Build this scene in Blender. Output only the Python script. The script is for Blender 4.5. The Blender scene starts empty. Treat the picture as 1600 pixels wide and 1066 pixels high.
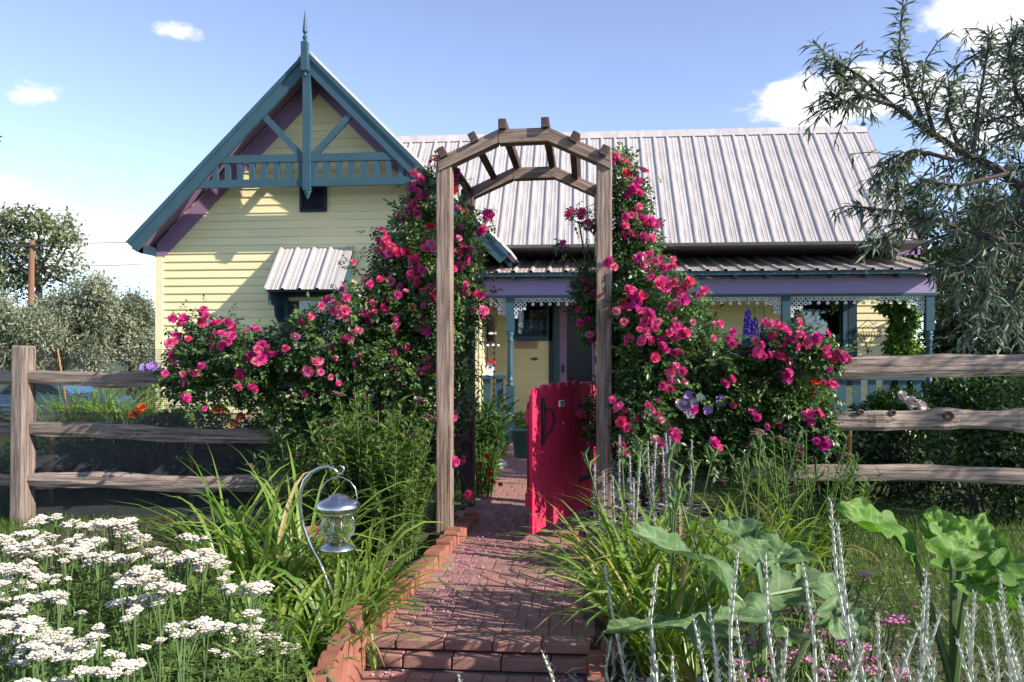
import bpy, math, random
import numpy as np
from mathutils import Vector, Matrix

scene = bpy.context.scene
COL = scene.collection
PI = math.pi

# ------------------------------------------------------------------ camera
FPX = 1280.0; YAW = math.atan(113 / 1280); HY = 548.0; EZ = 1.2
cam_d = bpy.data.cameras.new("camera"); cam = bpy.data.objects.new("camera", cam_d); COL.objects.link(cam)
cam.location = (0, 0, EZ); cam.rotation_euler = (PI / 2, 0, YAW)
cam_d.sensor_width = 36; cam_d.lens = 36 * FPX / 1600; cam_d.shift_y = 15 / 1600
cam_d.clip_start = 0.05; cam_d.clip_end = 5000
scene.camera = cam

# ------------------------------------------------------------------ light
SUN = Vector((1.38, -0.50, 0.83)).normalized()
SUN_EL = math.asin(SUN.z); SUN_AZ = math.atan2(SUN.x, SUN.y)
sd = bpy.data.lights.new("sun", 'SUN'); so = bpy.data.objects.new("sun", sd); COL.objects.link(so)
sd.energy = 3.9; sd.angle = math.radians(0.55); sd.color = (1.0, 0.93, 0.82)
so.rotation_euler = SUN.to_track_quat('Z', 'Y').to_euler(); so.location = (20, -10, 20)

scene.render.engine = 'CYCLES'
scene.view_settings.view_transform = 'Standard'; scene.view_settings.look = 'None'
scene.view_settings.exposure = 1.12; scene.view_settings.gamma = 1.0
scene.view_settings.use_curve_mapping = False

W = bpy.data.worlds.new("World"); scene.world = W; W.use_nodes = True
def build_world():
    nt = W.node_tree; N = nt.nodes; L = nt.links; N.clear()
    def node(t, **k):
        n = N.new(t)
        for a, b in k.items(): setattr(n, a, b)
        return n
    def mth(op, a, b=None, c=None, clamp=False):
        n = node('ShaderNodeMath', operation=op, use_clamp=clamp)
        for i, v in enumerate((a, b, c)):
            if v is None: continue
            if isinstance(v, (int, float)): n.inputs[i].default_value = v
            else: L.new(v, n.inputs[i])
        return n.outputs[0]
    out = node('ShaderNodeOutputWorld')
    sky = node('ShaderNodeTexSky', sky_type='NISHITA', sun_disc=False)
    sky.sun_elevation = SUN_EL; sky.sun_rotation = SUN_AZ; sky.altitude = 2500; sky.air_density = 0.85
    sky.dust_density = 0.1; sky.ozone_density = 2.6
    bg = node('ShaderNodeBackground'); bg.inputs[1].default_value = 0.15
    hsv = node('ShaderNodeHueSaturation'); hsv.inputs['Hue'].default_value = 0.506; hsv.inputs['Saturation'].default_value = 0.84; hsv.inputs['Value'].default_value = 0.98
    L.new(sky.outputs[0], hsv.inputs['Color']); L.new(hsv.outputs[0], bg.inputs[0])
    tc = node('ShaderNodeTexCoord'); sep = node('ShaderNodeSeparateXYZ'); L.new(tc.outputs['Generated'], sep.inputs[0])
    az = mth('ARCTAN2', sep.outputs[0], sep.outputs[1]); el = mth('ARCSINE', sep.outputs[2])
    def noise(scale, det, rough=0.6, stretch=(1, 1, 2.0)):
        mp = node('ShaderNodeMapping'); mp.inputs['Scale'].default_value = stretch
        L.new(tc.outputs['Generated'], mp.inputs[0])
        n = node('ShaderNodeTexNoise'); n.inputs['Scale'].default_value = scale
        n.inputs['Detail'].default_value = det; n.inputs['Roughness'].default_value = rough
        L.new(mp.outputs[0], n.inputs['Vector']); return n
    n1 = noise(9.0, 7, 0.58); n2 = noise(30.0, 5, 0.6)
    edge = mth('ADD', mth('MULTIPLY', mth('SUBTRACT', n1.outputs[0], 0.5), 2.6), mth('MULTIPLY', mth('SUBTRACT', n2.outputs[0], 0.5), 0.9))
    # cumulus banks: (azimuth deg, elevation deg, half width, half height)
    banks = [(-40.0, 7.4, 7.5, 3.4), (-33.5, 6.4, 5.0, 2.2), (18, 16.0, 7.5, 2.0), (26.5, 21.0, 6.0, 3.4), (27, 15.5, 5.5, 5.0),
             (36, 16, 10, 7), (64, 10, 14, 5), (-64, 8, 10, 5), (-100, 10, 14, 6),
             (110, 12, 14, 5), (165, 11, 16, 6), (-27.7, 20.0, 1.7, 0.55), (-36.0, 15.2, 2.0, 0.65), (-36.5, 16.5, 0.9, 0.35)]
    best = None
    for (a, e, wa, we) in banks:
        da = mth('DIVIDE', mth('SUBTRACT', az, math.radians(a)), math.radians(wa))
        de = mth('DIVIDE', mth('SUBTRACT', el, math.radians(e)), math.radians(we))
        v = mth('SUBTRACT', 1.0, mth('ADD', mth('MULTIPLY', da, da), mth('MULTIPLY', de, de)))
        if we < 1.0: v = mth('MULTIPLY', v, 0.30)
        best = v if best is None else mth('MAXIMUM', best, v)
    m = mth('ADD', best, edge)
    mr = node('ShaderNodeMapRange', interpolation_type='SMOOTHSTEP'); mr.inputs[1].default_value = 0.02; mr.inputs[2].default_value = 0.55
    L.new(m, mr.inputs[0])
    ramp = node('ShaderNodeValToRGB'); L.new(mth('ADD', mth('MULTIPLY', n2.outputs[0], 0.5), mth('MULTIPLY', n1.outputs[0], 0.5)), ramp.inputs[0])
    ramp.color_ramp.elements[0].position = 0.36; ramp.color_ramp.elements[0].color = (0.66, 0.72, 0.86, 1)
    ramp.color_ramp.elements[1].position = 0.56; ramp.color_ramp.elements[1].color = (1, 0.98, 0.96, 1)
    bg2 = node('ShaderNodeBackground'); bg2.inputs[1].default_value = 0.60; L.new(ramp.outputs[0], bg2.inputs[0])
    mx = node('ShaderNodeMixShader'); L.new(mth('MULTIPLY', mr.outputs[0], 0.96), mx.inputs[0])
    L.new(bg.outputs[0], mx.inputs[1]); L.new(bg2.outputs[0], mx.inputs[2]); L.new(mx.outputs[0], out.inputs[0])
build_world()
W.cycles.sampling_method = 'MANUAL'; W.cycles.sample_map_resolution = 256
scene.cycles.max_bounces = 6; scene.cycles.transparent_max_bounces = 12

# ------------------------------------------------------------------ helpers
cs, sn = math.cos(YAW), math.sin(YAW)
def P(px, py, Y):
    """point of the place seen at photo pixel (px, py) on the plane at depth Y (used to survey the photograph)"""
    u = (px - 800) / FPX; d = Y / (sn * u + cs)
    return Vector((d * (cs * u - sn), Y, EZ + d * (HY - py) / FPX))
def G(px, py, z=0.0):
    d = (EZ - z) * FPX / (py - HY); u = (px - 800) / FPX
    return Vector((d * (cs * u - sn), d * (sn * u + cs), z))

WL = {}
def origin(o): return WL.get(o.name, Vector((0, 0, 0))) if o is not None else Vector((0, 0, 0))
def tag(o, label=None, cat=None, group=None, kind=None):
    if label: o['label'] = label
    if cat: o['category'] = cat
    if group: o['group'] = group
    if kind: o['kind'] = kind
    return o
def thing(name, label, cat, loc=(0, 0, 0), group=None):
    o = bpy.data.objects.new(name, None); COL.objects.link(o); o.empty_display_size = 0.1
    o.location = loc; WL[o.name] = Vector(loc)
    return tag(o, label, cat, group)

def make_mesh(name, V, F, mat, smooth=False, tone=None):
    me = bpy.data.meshes.new(name)
    if isinstance(F, np.ndarray):
        V = np.asarray(V, dtype=np.float32); k = F.shape[1]; m = F.shape[0]
        me.vertices.add(len(V)); me.vertices.foreach_set('co', V.ravel())
        me.loops.add(m * k); me.loops.foreach_set('vertex_index', F.astype(np.int32).ravel())
        me.polygons.add(m); me.polygons.foreach_set('loop_start', np.arange(0, m * k, k, dtype=np.int32))
        me.update(calc_edges=True)
        if tone is not None:
            at = me.attributes.new('tone', 'FLOAT', 'POINT'); at.data.foreach_set('value', np.asarray(tone, dtype=np.float32))
    else:
        me.from_pydata([tuple(v) for v in V], [], F); me.update()
    if smooth: me.polygons.foreach_set('use_smooth', [True] * len(me.polygons))
    for mm in (mat if isinstance(mat, (list, tuple)) else [mat]): me.materials.append(mm)
    return me
def place(name, me, parent=None, loc=(0, 0, 0), rot=None, scale=None):
    """link an object whose mesh is in its own coordinates; loc is a world position"""
    o = bpy.data.objects.new(name, me); COL.objects.link(o); o.parent = parent
    o.location = Vector(loc) - origin(parent)
    if rot is not None:
        if isinstance(rot, Matrix): o.rotation_euler = rot.to_euler()
        else: o.rotation_euler = rot
    if scale is not None: o.scale = (scale,) * 3 if isinstance(scale, (int, float)) else scale
    WL[o.name] = Vector(loc)
    return o
def part(name, VF, mat, parent=None, smooth=False, kind=None, tone=None, at=None):
    """mesh given in world coordinates, its origin at its parent's (or at 'at')"""
    V, F = VF; o0 = Vector(at) if at is not None else origin(parent)
    if isinstance(V, np.ndarray): V = V - np.array(o0)
    else: V = [Vector(v) - o0 for v in V]
    o = place(name, make_mesh(name, V, F, mat, smooth, tone), parent, o0)
    if kind: o['kind'] = kind
    return o

class MB:
    def __init__(s): s.V = []; s.F = []
    def add(s, VF):
        b = len(s.V); s.V += [Vector(v) for v in VF[0]]; s.F += [tuple(i + b for i in f) for f in VF[1]]; return s
    def get(s): return s.V, s.F

def hexa(p):   # 8 corners: bottom ring then top ring
    return p, [(3, 2, 1, 0), (4, 5, 6, 7), (0, 1, 5, 4), (1, 2, 6, 5), (2, 3, 7, 6), (3, 0, 4, 7)]
def box(x0, x1, y0, y1, z0, z1):
    return hexa([(x0, y0, z0), (x1, y0, z0), (x1, y1, z0), (x0, y1, z0), (x0, y0, z1), (x1, y0, z1), (x1, y1, z1), (x0, y1, z1)])
def cbox(hx, hy, hz, ch, jit=0.0, rnd=random):
    """box with chamfered edges about the origin"""
    V = []; idx = {}
    for sx in (-1, 1):
        for sy in (-1, 1):
            for sz in (-1, 1):
                j = [rnd.uniform(-jit, jit) for _ in range(3)]
                for ax in range(3):
                    h = [hx - ch, hy - ch, hz - ch]; h[ax] += ch
                    idx[(sx, sy, sz, ax)] = len(V)
                    V.append((sx * h[0] + j[0], sy * h[1] + j[1], sz * h[2] + j[2]))
    F = []
    for ax in range(3):
        o = [a for a in range(3) if a != ax]
        for s in (-1, 1):
            q = []
            for (a, b) in ((-1, -1), (1, -1), (1, 1), (-1, 1)):
                k = [0, 0, 0]; k[ax] = s; k[o[0]] = a; k[o[1]] = b; q.append(idx[(*k, ax)])
            if (s > 0) == (ax == 1): q.reverse()
            F.append(tuple(q))
        for a in (-1, 1):
            for b in (-1, 1):
                k0 = [0, 0, 0]; k1 = [0, 0, 0]; k0[ax] = -1; k1[ax] = 1
                for k in (k0, k1): k[o[0]] = a; k[o[1]] = b
                q = [idx[(*k0, o[0])], idx[(*k1, o[0])], idx[(*k1, o[1])], idx[(*k0, o[1])]]
                F.append(tuple(q))
    for sx in (-1, 1):
        for sy in (-1, 1):
            for sz in (-1, 1):
                F.append(tuple(idx[(sx, sy, sz, a)] for a in range(3)))
    # make normals point outwards
    F2 = []
    for f in F:
        p = [Vector(V[i]) for i in f]; c = sum(p, Vector()) / len(p); n = (p[1] - p[0]).cross(p[2] - p[0])
        F2.append(tuple(reversed(f)) if n.dot(c) < 0 else f)
    return V, F2
def frame_of(d, up=(0, 0, 1)):
    d = Vector(d).normalized(); u = Vector(up)
    if abs(d.dot(u)) > 0.98: u = Vector((0, 1, 0))
    y = u.cross(d).normalized(); z = d.cross(y).normalized()
    return Matrix((d, y, z)).transposed()
def beam(name, p0, p1, w, h, mat, parent=None, ch=0.006, up=(0, 0, 1), jit=0.0):
    """timber whose own X axis runs along its length"""
    p0 = Vector(p0); p1 = Vector(p1)
    me = make_mesh(name, *cbox((p1 - p0).length / 2, w / 2, h / 2, ch, jit), mat)
    return place(name, me, parent, (p0 + p1) / 2, frame_of(p1 - p0, up))
def tube(pts, rad, n=8, cap=True):
    pts = [Vector(p) for p in pts]; m = len(pts)
    if isinstance(rad, (int, float)): rad = [rad] * m
    V = []; F = []; prev = None
    for i, p in enumerate(pts):
        d = (pts[min(i + 1, m - 1)] - pts[max(i - 1, 0)]).normalized()
        if prev is None:
            u = Vector((0, 0, 1)) if abs(d.z) < 0.9 else Vector((0, 1, 0))
            a = u.cross(d).normalized()
        else:
            a = (prev - d * prev.dot(d))
            a = a.normalized() if a.length > 1e-6 else Vector((1, 0, 0))
        prev = a; b = d.cross(a)
        for k in range(n):
            t = 2 * PI * k / n; V.append(p + (a * math.cos(t) + b * math.sin(t)) * rad[i])
    for i in range(m - 1):
        for k in range(n):
            k2 = (k + 1) % n; F.append((i * n + k, i * n + k2, (i + 1) * n + k2, (i + 1) * n + k))
    if cap: F.append(tuple(reversed(range(n)))); F.append(tuple(range((m - 1) * n, m * n)))
    return V, F
def lathe(prof, c, n=16):
    c = Vector(c); V = []; F = []; m = len(prof)
    for (r, z) in prof:
        for k in range(n):
            t = 2 * PI * k / n; V.append(c + Vector((r * math.cos(t), r * math.sin(t), z)))
    for i in range(m - 1):
        for k in range(n):
            k2 = (k + 1) % n; F.append((i * n + k, i * n + k2, (i + 1) * n + k2, (i + 1) * n + k))
    F.append(tuple(reversed(range(n)))); F.append(tuple(range((m - 1) * n, m * n)))
    return V, F
def extrude_xz(poly, y0, y1):
    """closed outline [(x, z)] extruded between two y"""
    n = len(poly); V = [(x, y0, z) for x, z in poly] + [(x, y1, z) for x, z in poly]
    F = [tuple(range(n)), tuple(reversed(range(n, 2 * n)))]
    for i in range(n):
        j = (i + 1) % n; F.append((j, i, i + n, j + n))
    return V, F
def annulus(c, r0, r1, y0, y1, n=10):
    V = []; F = []
    for (r, y) in ((r0, y0), (r1, y0), (r1, y1), (r0, y1)):
        for k in range(n):
            t = 2 * PI * k / n; V.append((c[0] + r * math.cos(t), y, c[1] + r * math.sin(t)))
    for a in range(4):
        b = (a + 1) % 4
        for k in range(n):
            k2 = (k + 1) % n; F.append((a * n + k, a * n + k2, b * n + k2, b * n + k))
    return V, F

# ------------------------------------------------------------------ materials
def srgb(r, g, b):
    f = lambda v: ((v / 255 + 0.055) / 1.055) ** 2.4 if v > 10 else v / 255 / 12.92
    return (f(r), f(g), f(b))
def mat_base(name):
    m = bpy.data.materials.new(name); m.use_nodes = True; nt = m.node_tree
    return m, nt, nt.nodes, nt.links, nt.nodes['Principled BSDF']
def texnoise(N, L, scale, stretch=(1, 1, 1), det=4, rough=0.55, coord='Object'):
    tc = N.new('ShaderNodeTexCoord'); mp = N.new('ShaderNodeMapping'); mp.inputs['Scale'].default_value = stretch
    L.new(tc.outputs[coord], mp.inputs[0]); n = N.new('ShaderNodeTexNoise')
    n.inputs['Scale'].default_value = scale; n.inputs['Detail'].default_value = det; n.inputs['Roughness'].default_value = rough
    L.new(mp.outputs[0], n.inputs['Vector']); return n.outputs[0]
def rampnode(N, L, fac, stops):
    r = N.new('ShaderNodeValToRGB'); e = r.color_ramp.elements
    while len(e) < len(stops): e.new(0.5)
    for i, (p, c) in enumerate(stops): e[i].position = p; e[i].color = (*c, 1)
    if fac is not None: L.new(fac, r.inputs[0])
    return r.outputs[0]
def mulc(c, k): return tuple(min(1, v * k) for v in c)
def mat_plain(name, col, rough=0.6, metal=0.0, var=0.10, scale=6.0, stretch=(1, 1, 1), bump=0.0, bscale=60.0, objvar=0.0, spec=0.4):
    m, nt, N, L, b = mat_base(name)
    f = texnoise(N, L, scale, stretch)
    c = rampnode(N, L, f, [(0.3, mulc(col, 1 - var)), (0.7, mulc(col, 1 + var))])
    if objvar:
        oi = N.new('ShaderNodeObjectInfo'); mr = N.new('ShaderNodeMapRange'); mr.inputs[3].default_value = 1 - objvar; mr.inputs[4].default_value = 1 + objvar
        L.new(oi.outputs['Random'], mr.inputs[0]); hs = N.new('ShaderNodeHueSaturation'); L.new(mr.outputs[0], hs.inputs['Value']); L.new(c, hs.inputs['Color']); c = hs.outputs[0]
    L.new(c, b.inputs['Base Color']); b.inputs['Roughness'].default_value = rough; b.inputs['Metallic'].default_value = metal
    b.inputs['Specular IOR Level'].default_value = spec
    if bump:
        bn = N.new('ShaderNodeBump'); bn.inputs['Strength'].default_value = bump; bn.inputs['Distance'].default_value = 0.004
        L.new(texnoise(N, L, bscale, stretch), bn.inputs['Height']); L.new(bn.outputs[0], b.inputs['Normal'])
    return m
def mat_wood(name, dark, mid, light, rough=0.85):
    """weathered timber, grain along the object's own X axis"""
    m, nt, N, L, b = mat_base(name)
    f = texnoise(N, L, 9.0, (0.35, 7, 7), 6, 0.65); g = texnoise(N, L, 3.0, (1, 1, 1), 3)
    c = rampnode(N, L, f, [(0.28, dark), (0.48, mid), (0.72, light)])
    oi = N.new('ShaderNodeObjectInfo'); mr = N.new('ShaderNodeMapRange'); mr.inputs[3].default_value = 0.82; mr.inputs[4].default_value = 1.15
    L.new(oi.outputs['Random'], mr.inputs[0])
    hs = N.new('ShaderNodeHueSaturation'); L.new(mr.outputs[0], hs.inputs['Value']); L.new(c, hs.inputs['Color'])
    mx = N.new('ShaderNodeMixRGB'); mx.blend_type = 'MULTIPLY'; L.new(hs.outputs[0], mx.inputs[1])
    L.new(rampnode(N, L, g, [(0.3, (0.72, 0.70, 0.70)), (0.65, (1, 1, 1))]), mx.inputs[2]); mx.inputs[0].default_value = 0.8
    L.new(mx.outputs[0], b.inputs['Base Color']); b.inputs['Roughness'].default_value = rough; b.inputs['Specular IOR Level'].default_value = 0.2
    ck = texnoise(N, L, 5.0, (0.22, 11, 11), 5, 0.75); cr = rampnode(N, L, ck, [(0.36, (0.22, 0.20, 0.20)), (0.42, (1, 1, 1))])
    m3 = N.new('ShaderNodeMixRGB'); m3.blend_type = 'MULTIPLY'; m3.inputs[0].default_value = 0.9; L.new(mx.outputs[0], m3.inputs[1]); L.new(cr, m3.inputs[2]); L.new(m3.outputs[0], b.inputs['Base Color'])
    hm = N.new('ShaderNodeMixRGB'); hm.blend_type = 'MULTIPLY'; hm.inputs[0].default_value = 1; L.new(f, hm.inputs[1]); L.new(cr, hm.inputs[2])
    bn = N.new('ShaderNodeBump'); bn.inputs['Strength'].default_value = 0.9; bn.inputs['Distance'].default_value = 0.010
    L.new(hm.outputs[0], bn.inputs['Height']); L.new(bn.outputs[0], b.inputs['Normal'])
    return m
def mat_leaf(name, cols, rough=0.5, trans=0.3, tcol=None, spec=0.35):
    """foliage: the 'tone' stored with each leaf picks its own green"""
    m, nt, N, L, b = mat_base(name)
    at = N.new('ShaderNodeAttribute'); at.attribute_name = 'tone'
    n = len(cols); c = rampnode(N, L, at.outputs['Fac'], [(i / (n - 1), cc) for i, cc in enumerate(cols)])
    L.new(c, b.inputs['Base Color']); b.inputs['Roughness'].default_value = rough; b.inputs['Specular IOR Level'].default_value = spec
    t = N.new('ShaderNodeBsdfTranslucent'); hs = N.new('ShaderNodeHueSaturation'); hs.inputs['Value'].default_value = 1.5; hs.inputs['Saturation'].default_value = 1.15; hs.inputs['Hue'].default_value = 0.488
    L.new(c, hs.inputs['Color']); L.new(hs.outputs[0], t.inputs[0])
    mx = N.new('ShaderNodeMixShader'); mx.inputs[0].default_value = trans
    L.new(b.outputs[0], mx.inputs[1]); L.new(t.outputs[0], mx.inputs[2]); L.new(mx.outputs[0], N['Material Output'].inputs[0])
    return m
def mat_petal(name, cols, trans=0.25, rough=0.55):
    """petals: the colour of one bloom differs from the next (object random)"""
    m, nt, N, L, b = mat_base(name)
    oi = N.new('ShaderNodeObjectInfo'); n = len(cols)
    c = rampnode(N, L, oi.outputs['Random'], [(i / max(1, n - 1), cc) for i, cc in enumerate(cols)])
    g = texnoise(N, L, 45.0); mx = N.new('ShaderNodeMixRGB'); mx.blend_type = 'MULTIPLY'; mx.inputs[0].default_value = 1
    L.new(c, mx.inputs[1]); L.new(rampnode(N, L, g, [(0.35, (0.72, 0.62, 0.66)), (0.65, (1, 1, 1))]), mx.inputs[2])
    L.new(mx.outputs[0], b.inputs['Base Color']); b.inputs['Roughness'].default_value = rough; b.inputs['Specular IOR Level'].default_value = 0.2
    t = N.new('ShaderNodeBsdfTranslucent'); L.new(mx.outputs[0], t.inputs[0])
    ms = N.new('ShaderNodeMixShader'); ms.inputs[0].default_value = trans
    L.new(b.outputs[0], ms.inputs[1]); L.new(t.outputs[0], ms.inputs[2]); L.new(ms.outputs[0], N['Material Output'].inputs[0])
    return m
def mat_glass(name, tint=(0.9, 0.95, 0.95), rough=0.02, alpha=0.25):
    m, nt, N, L, b = mat_base(name)
    g = N.new('ShaderNodeBsdfGlossy'); g.inputs['Roughness'].default_value = rough
    t = N.new('ShaderNodeBsdfTransparent'); t.inputs[0].default_value = (*tint, 1)
    fr = N.new('ShaderNodeFresnel'); fr.inputs[0].default_value = 1.5
    ad = N.new('ShaderNodeMath'); ad.operation = 'ADD'; L.new(fr.outputs[0], ad.inputs[0]); ad.inputs[1].default_value = alpha
    mx = N.new('ShaderNodeMixShader'); L.new(ad.outputs[0], mx.inputs[0]); L.new(t.outputs[0], mx.inputs[1]); L.new(g.outputs[0], mx.inputs[2])
    L.new(mx.outputs[0], N['Material Output'].inputs[0]); return m

YELLOW = srgb(236, 221, 172); TEAL = srgb(52, 82, 94); LILAC = srgb(158, 138, 176); MAUVE = srgb(146, 114, 146)
MT = dict(
    siding=mat_plain('yellow_paint', YELLOW, 0.6, var=0.085, scale=2.2, bump=0.15, bscale=25, stretch=(0.3, 1, 3), objvar=0.03),
    corner=mat_plain('cream_paint', srgb(238, 228, 178), 0.5, var=0.04, scale=4),
    teal=mat_plain('teal_paint', TEAL, 0.45, var=0.10, scale=5, bump=0.15, bscale=18),
    dteal=mat_plain('dark_teal_paint', srgb(34, 54, 68), 0.5, var=0.10, scale=5),
    lilac=mat_plain('lilac_paint', LILAC, 0.55, var=0.05, scale=2, stretch=(0.5, 1, 1)),
    mauve=mat_plain('mauve_paint', MAUVE, 0.55, var=0.08, scale=3),
    white=mat_plain('white_paint', (0.78, 0.78, 0.76), 0.5, var=0.05, scale=6),
    metal=mat_plain('galvanised_roof', (0.55, 0.50, 0.475), 0.5, 0.25, var=0.17, scale=2.2, stretch=(3.5, 1, 0.5), objvar=0.07),
    metal2=mat_plain('porch_roof_metal', (0.50, 0.43, 0.39), 0.55, 0.2, var=0.14, scale=3.5, objvar=0.05),
    dark=mat_plain('dark_louver', srgb(34, 36, 56), 0.6, var=0.1),
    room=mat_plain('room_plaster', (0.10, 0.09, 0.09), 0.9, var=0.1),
    glass=mat_glass('window_glass', (0.75, 0.8, 0.85), 0.03, 0.06),
    curtain=mat_plain('curtain_cloth', (0.42, 0.43, 0.50), 0.9, var=0.15, scale=12, stretch=(4, 1, 0.3)),
    lace=mat_plain('lace_cloth', (0.55, 0.58, 0.66), 0.9, var=0.3, scale=40),
    iron=mat_plain('black_iron', (0.02, 0.02, 0.022), 0.5, 0.6, var=0.2),
    steel=mat_plain('brushed_steel', (0.62, 0.60, 0.58), 0.24, 1.0, var=0.05, scale=8),
    terra=mat_plain('terracotta', srgb(148, 94, 78), 0.85, var=0.24, scale=10, bump=0.3, bscale=60, objvar=0.10),
    stone=mat_plain('cast_stone', (0.62, 0.60, 0.58), 0.85, var=0.10, scale=14, bump=0.3, bscale=60),
    wood=mat_wood('weathered_wood', srgb(88, 76, 72), srgb(142, 126, 116), srgb(186, 168, 152)),
    wood2=mat_wood('arbor_wood', srgb(84, 68, 60), srgb(138, 118, 106), srgb(180, 160, 144)),
    wood3=mat_wood('dark_and_shaded_wood', srgb(52, 42, 42), srgb(84, 70, 66), srgb(110, 95, 88)),
    stake=mat_plain('pine_stake', srgb(190, 140, 84), 0.8, var=0.15, scale=8),
    red=mat_plain('red_gate_paint', srgb(204, 42, 80), 0.7, var=0.20, scale=9, stretch=(3, 3, 0.35), bump=0.6, bscale=30, objvar=0.05),
)
# ------------------------------------------------------------------ ground
def smooth(a, b, x):
    t = np.clip((x - a) / (b - a), 0, 1); return t * t * (3 - 2 * t)
def ground_z(x, y):
    x = np.asarray(x, float); y = np.asarray(y, float)
    z = -0.155 + 0.115 * smooth(3.2, 3.5, y)
    z = z - 1.12 * smooth(8, 20, y) * smooth(-6.3, -9.5, x)
    z = z + 0.05 * smooth(0.3, 1.2, x) * smooth(4.2, 5.2, y)
    return z
def sheet(xs, ys, zf):
    X, Y = np.meshgrid(xs, ys); Z = zf(X, Y); nx, ny = len(xs), len(ys)
    V = np.stack([X.ravel(), Y.ravel(), Z.ravel()], 1); i = np.arange(nx * ny).reshape(ny, nx)
    F = np.stack([i[:-1, :-1].ravel(), i[:-1, 1:].ravel(), i[1:, 1:].ravel(), i[1:, :-1].ravel()], 1)
    return V, F
def mat_ground():
    m, nt, N, L, b = mat_base('lawn_and_soil')
    f = texnoise(N, L, 0.9, det=6); g = texnoise(N, L, 30, det=5)
    c1 = rampnode(N, L, g, [(0.3, (0.030, 0.050, 0.012)), (0.7, (0.085, 0.13, 0.03))])
    c2 = rampnode(N, L, g, [(0.3, (0.045, 0.036, 0.022)), (0.7, (0.12, 0.095, 0.06))])
    mx = N.new('ShaderNodeMixRGB'); L.new(rampnode(N, L, f, [(0.55, (0, 0, 0)), (0.70, (1, 1, 1))]), mx.inputs[0]); L.new(c1, mx.inputs[1]); L.new(c2, mx.inputs[2])
    L.new(mx.outputs[0], b.inputs['Base Color']); b.inputs['Roughness'].default_value = 0.95
    bn = N.new('ShaderNodeBump'); bn.inputs['Strength'].default_value = 0.8; bn.inputs['Distance'].default_value = 0.03
    L.new(g, bn.inputs['Height']); L.new(bn.outputs[0], b.inputs['Normal']); return m
def mat_soil():
    m, nt, N, L, b = mat_base('mulched_soil')
    g = texnoise(N, L, 22, (1, 1, 1), 7, 0.7); h = texnoise(N, L, 90, (1, 1, 1), 3)
    c = rampnode(N, L, g, [(0.30, (0.020, 0.014, 0.010)), (0.5, (0.075, 0.048, 0.034)), (0.75, (0.20, 0.14, 0.10))])
    L.new(c, b.inputs['Base Color']); b.inputs['Roughness'].default_value = 0.95
    bn = N.new('ShaderNodeBump'); bn.inputs['Strength'].default_value = 1.0; bn.inputs['Distance'].default_value = 0.03
    L.new(h, bn.inputs['Height']); L.new(bn.outputs[0], b.inputs['Normal']); return m
MT['ground'] = mat_ground(); MT['soil'] = mat_soil()
far = [-3000, -1200, -500, -200, -90, -45]; near = list(np.arange(-30, 31, 0.75))
ys = [-400, -100, -30, -10, -3] + list(np.arange(0, 8, 0.25)) + list(np.arange(8, 40, 1.0)) + [45, 60, 90, 200, 500, 1200, 3500]
g = part('ground', sheet(np.array(far + near + [45, 90, 200, 500, 1200, 3000]), np.array(ys), ground_z), MT['ground'], smooth=True); tag(g, kind='structure')

nrng = np.random.default_rng(5)
def bumpy(base, amp, k):
    ph = nrng.uniform(0, 6, (6, 3))
    def f(X, Y):
        z = base(X, Y)
        for a, b_, c_ in ph: z = z + amp * np.sin(X * k * (0.6 + a / 4) + b_) * np.sin(Y * k * (0.6 + b_ / 4) + c_) / 3
        return z
    return f
# planting beds either side of the path
def bedleft(X, Y): return np.where(Y < 3.35, -0.09, 0.03) * 1.0
bl = part('garden_bed_left', sheet(np.linspace(-3.9, -0.99, 60), np.linspace(0.6, 5.6, 90), bumpy(lambda X, Y: -0.09 + 0.12 * smooth(2.7, 3.7, Y) - 0.10 * smooth(-3.2, -3.9, X), 0.02, 9)), MT['soil'], smooth=True); tag(bl, kind='structure')
br = part('garden_bed_right', sheet(np.linspace(0.045, 1.42, 36), np.linspace(0.6, 6.4, 90), bumpy(lambda X, Y: -0.09 + 0.13 * smooth(2.9, 3.7, Y) - 0.12 * smooth(1.1, 1.42, X) * smooth(2.2, 3.0, Y), 0.02, 9)), MT['soil'], smooth=True); tag(br, kind='structure')

# ------------------------------------------------------------------ brick path
def mat_brick():
    m, nt, N, L, b = mat_base('clay_paver')
    oi = N.new('ShaderNodeObjectInfo'); f = texnoise(N, L, 14, det=5); g = texnoise(N, L, 120, det=3)
    c = rampnode(N, L, oi.outputs['Random'], [(0.0, srgb(148, 112, 104)), (0.35, srgb(162, 118, 108)), (0.7, srgb(156, 119, 111)), (1.0, srgb(170, 128, 114))])
    mx = N.new('ShaderNodeMixRGB'); mx.blend_type = 'MULTIPLY'; mx.inputs[0].default_value = 1.0
    L.new(c, mx.inputs[1]); L.new(rampnode(N, L, f, [(0.25, (0.62, 0.60, 0.60)), (0.6, (1, 1, 1)), (0.85, (1.0, 0.98, 0.96))]), mx.inputs[2])
    L.new(mx.outputs[0], b.inputs['Base Color']); b.inputs['Roughness'].default_value = 0.85
    bn = N.new('ShaderNodeBump'); bn.inputs['Strength'].default_value = 0.5; bn.inputs['Distance'].default_value = 0.004
    L.new(g, bn.inputs['Height']); L.new(bn.outputs[0], b.inputs['Normal']); return m
MT['brick'] = mat_brick(); MT['mortar'] = mat_plain('sandy_joint', (0.15, 0.11, 0.095), 0.95, var=0.3, scale=40, bump=0.5, bscale=120)
rb = random.Random(11)
mb = MB(); mb.add(box(-0.90, 0.04, 3.40, 10.9, -0.12, -0.006)); mb.add(box(-0.90, 0.04, 0.3, 3.40, -0.20, -0.111))
path = part('brick_path', mb.get(), MT['mortar'], at=(-0.4, 4.0, 0)); tag(path, kind='structure')
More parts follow.
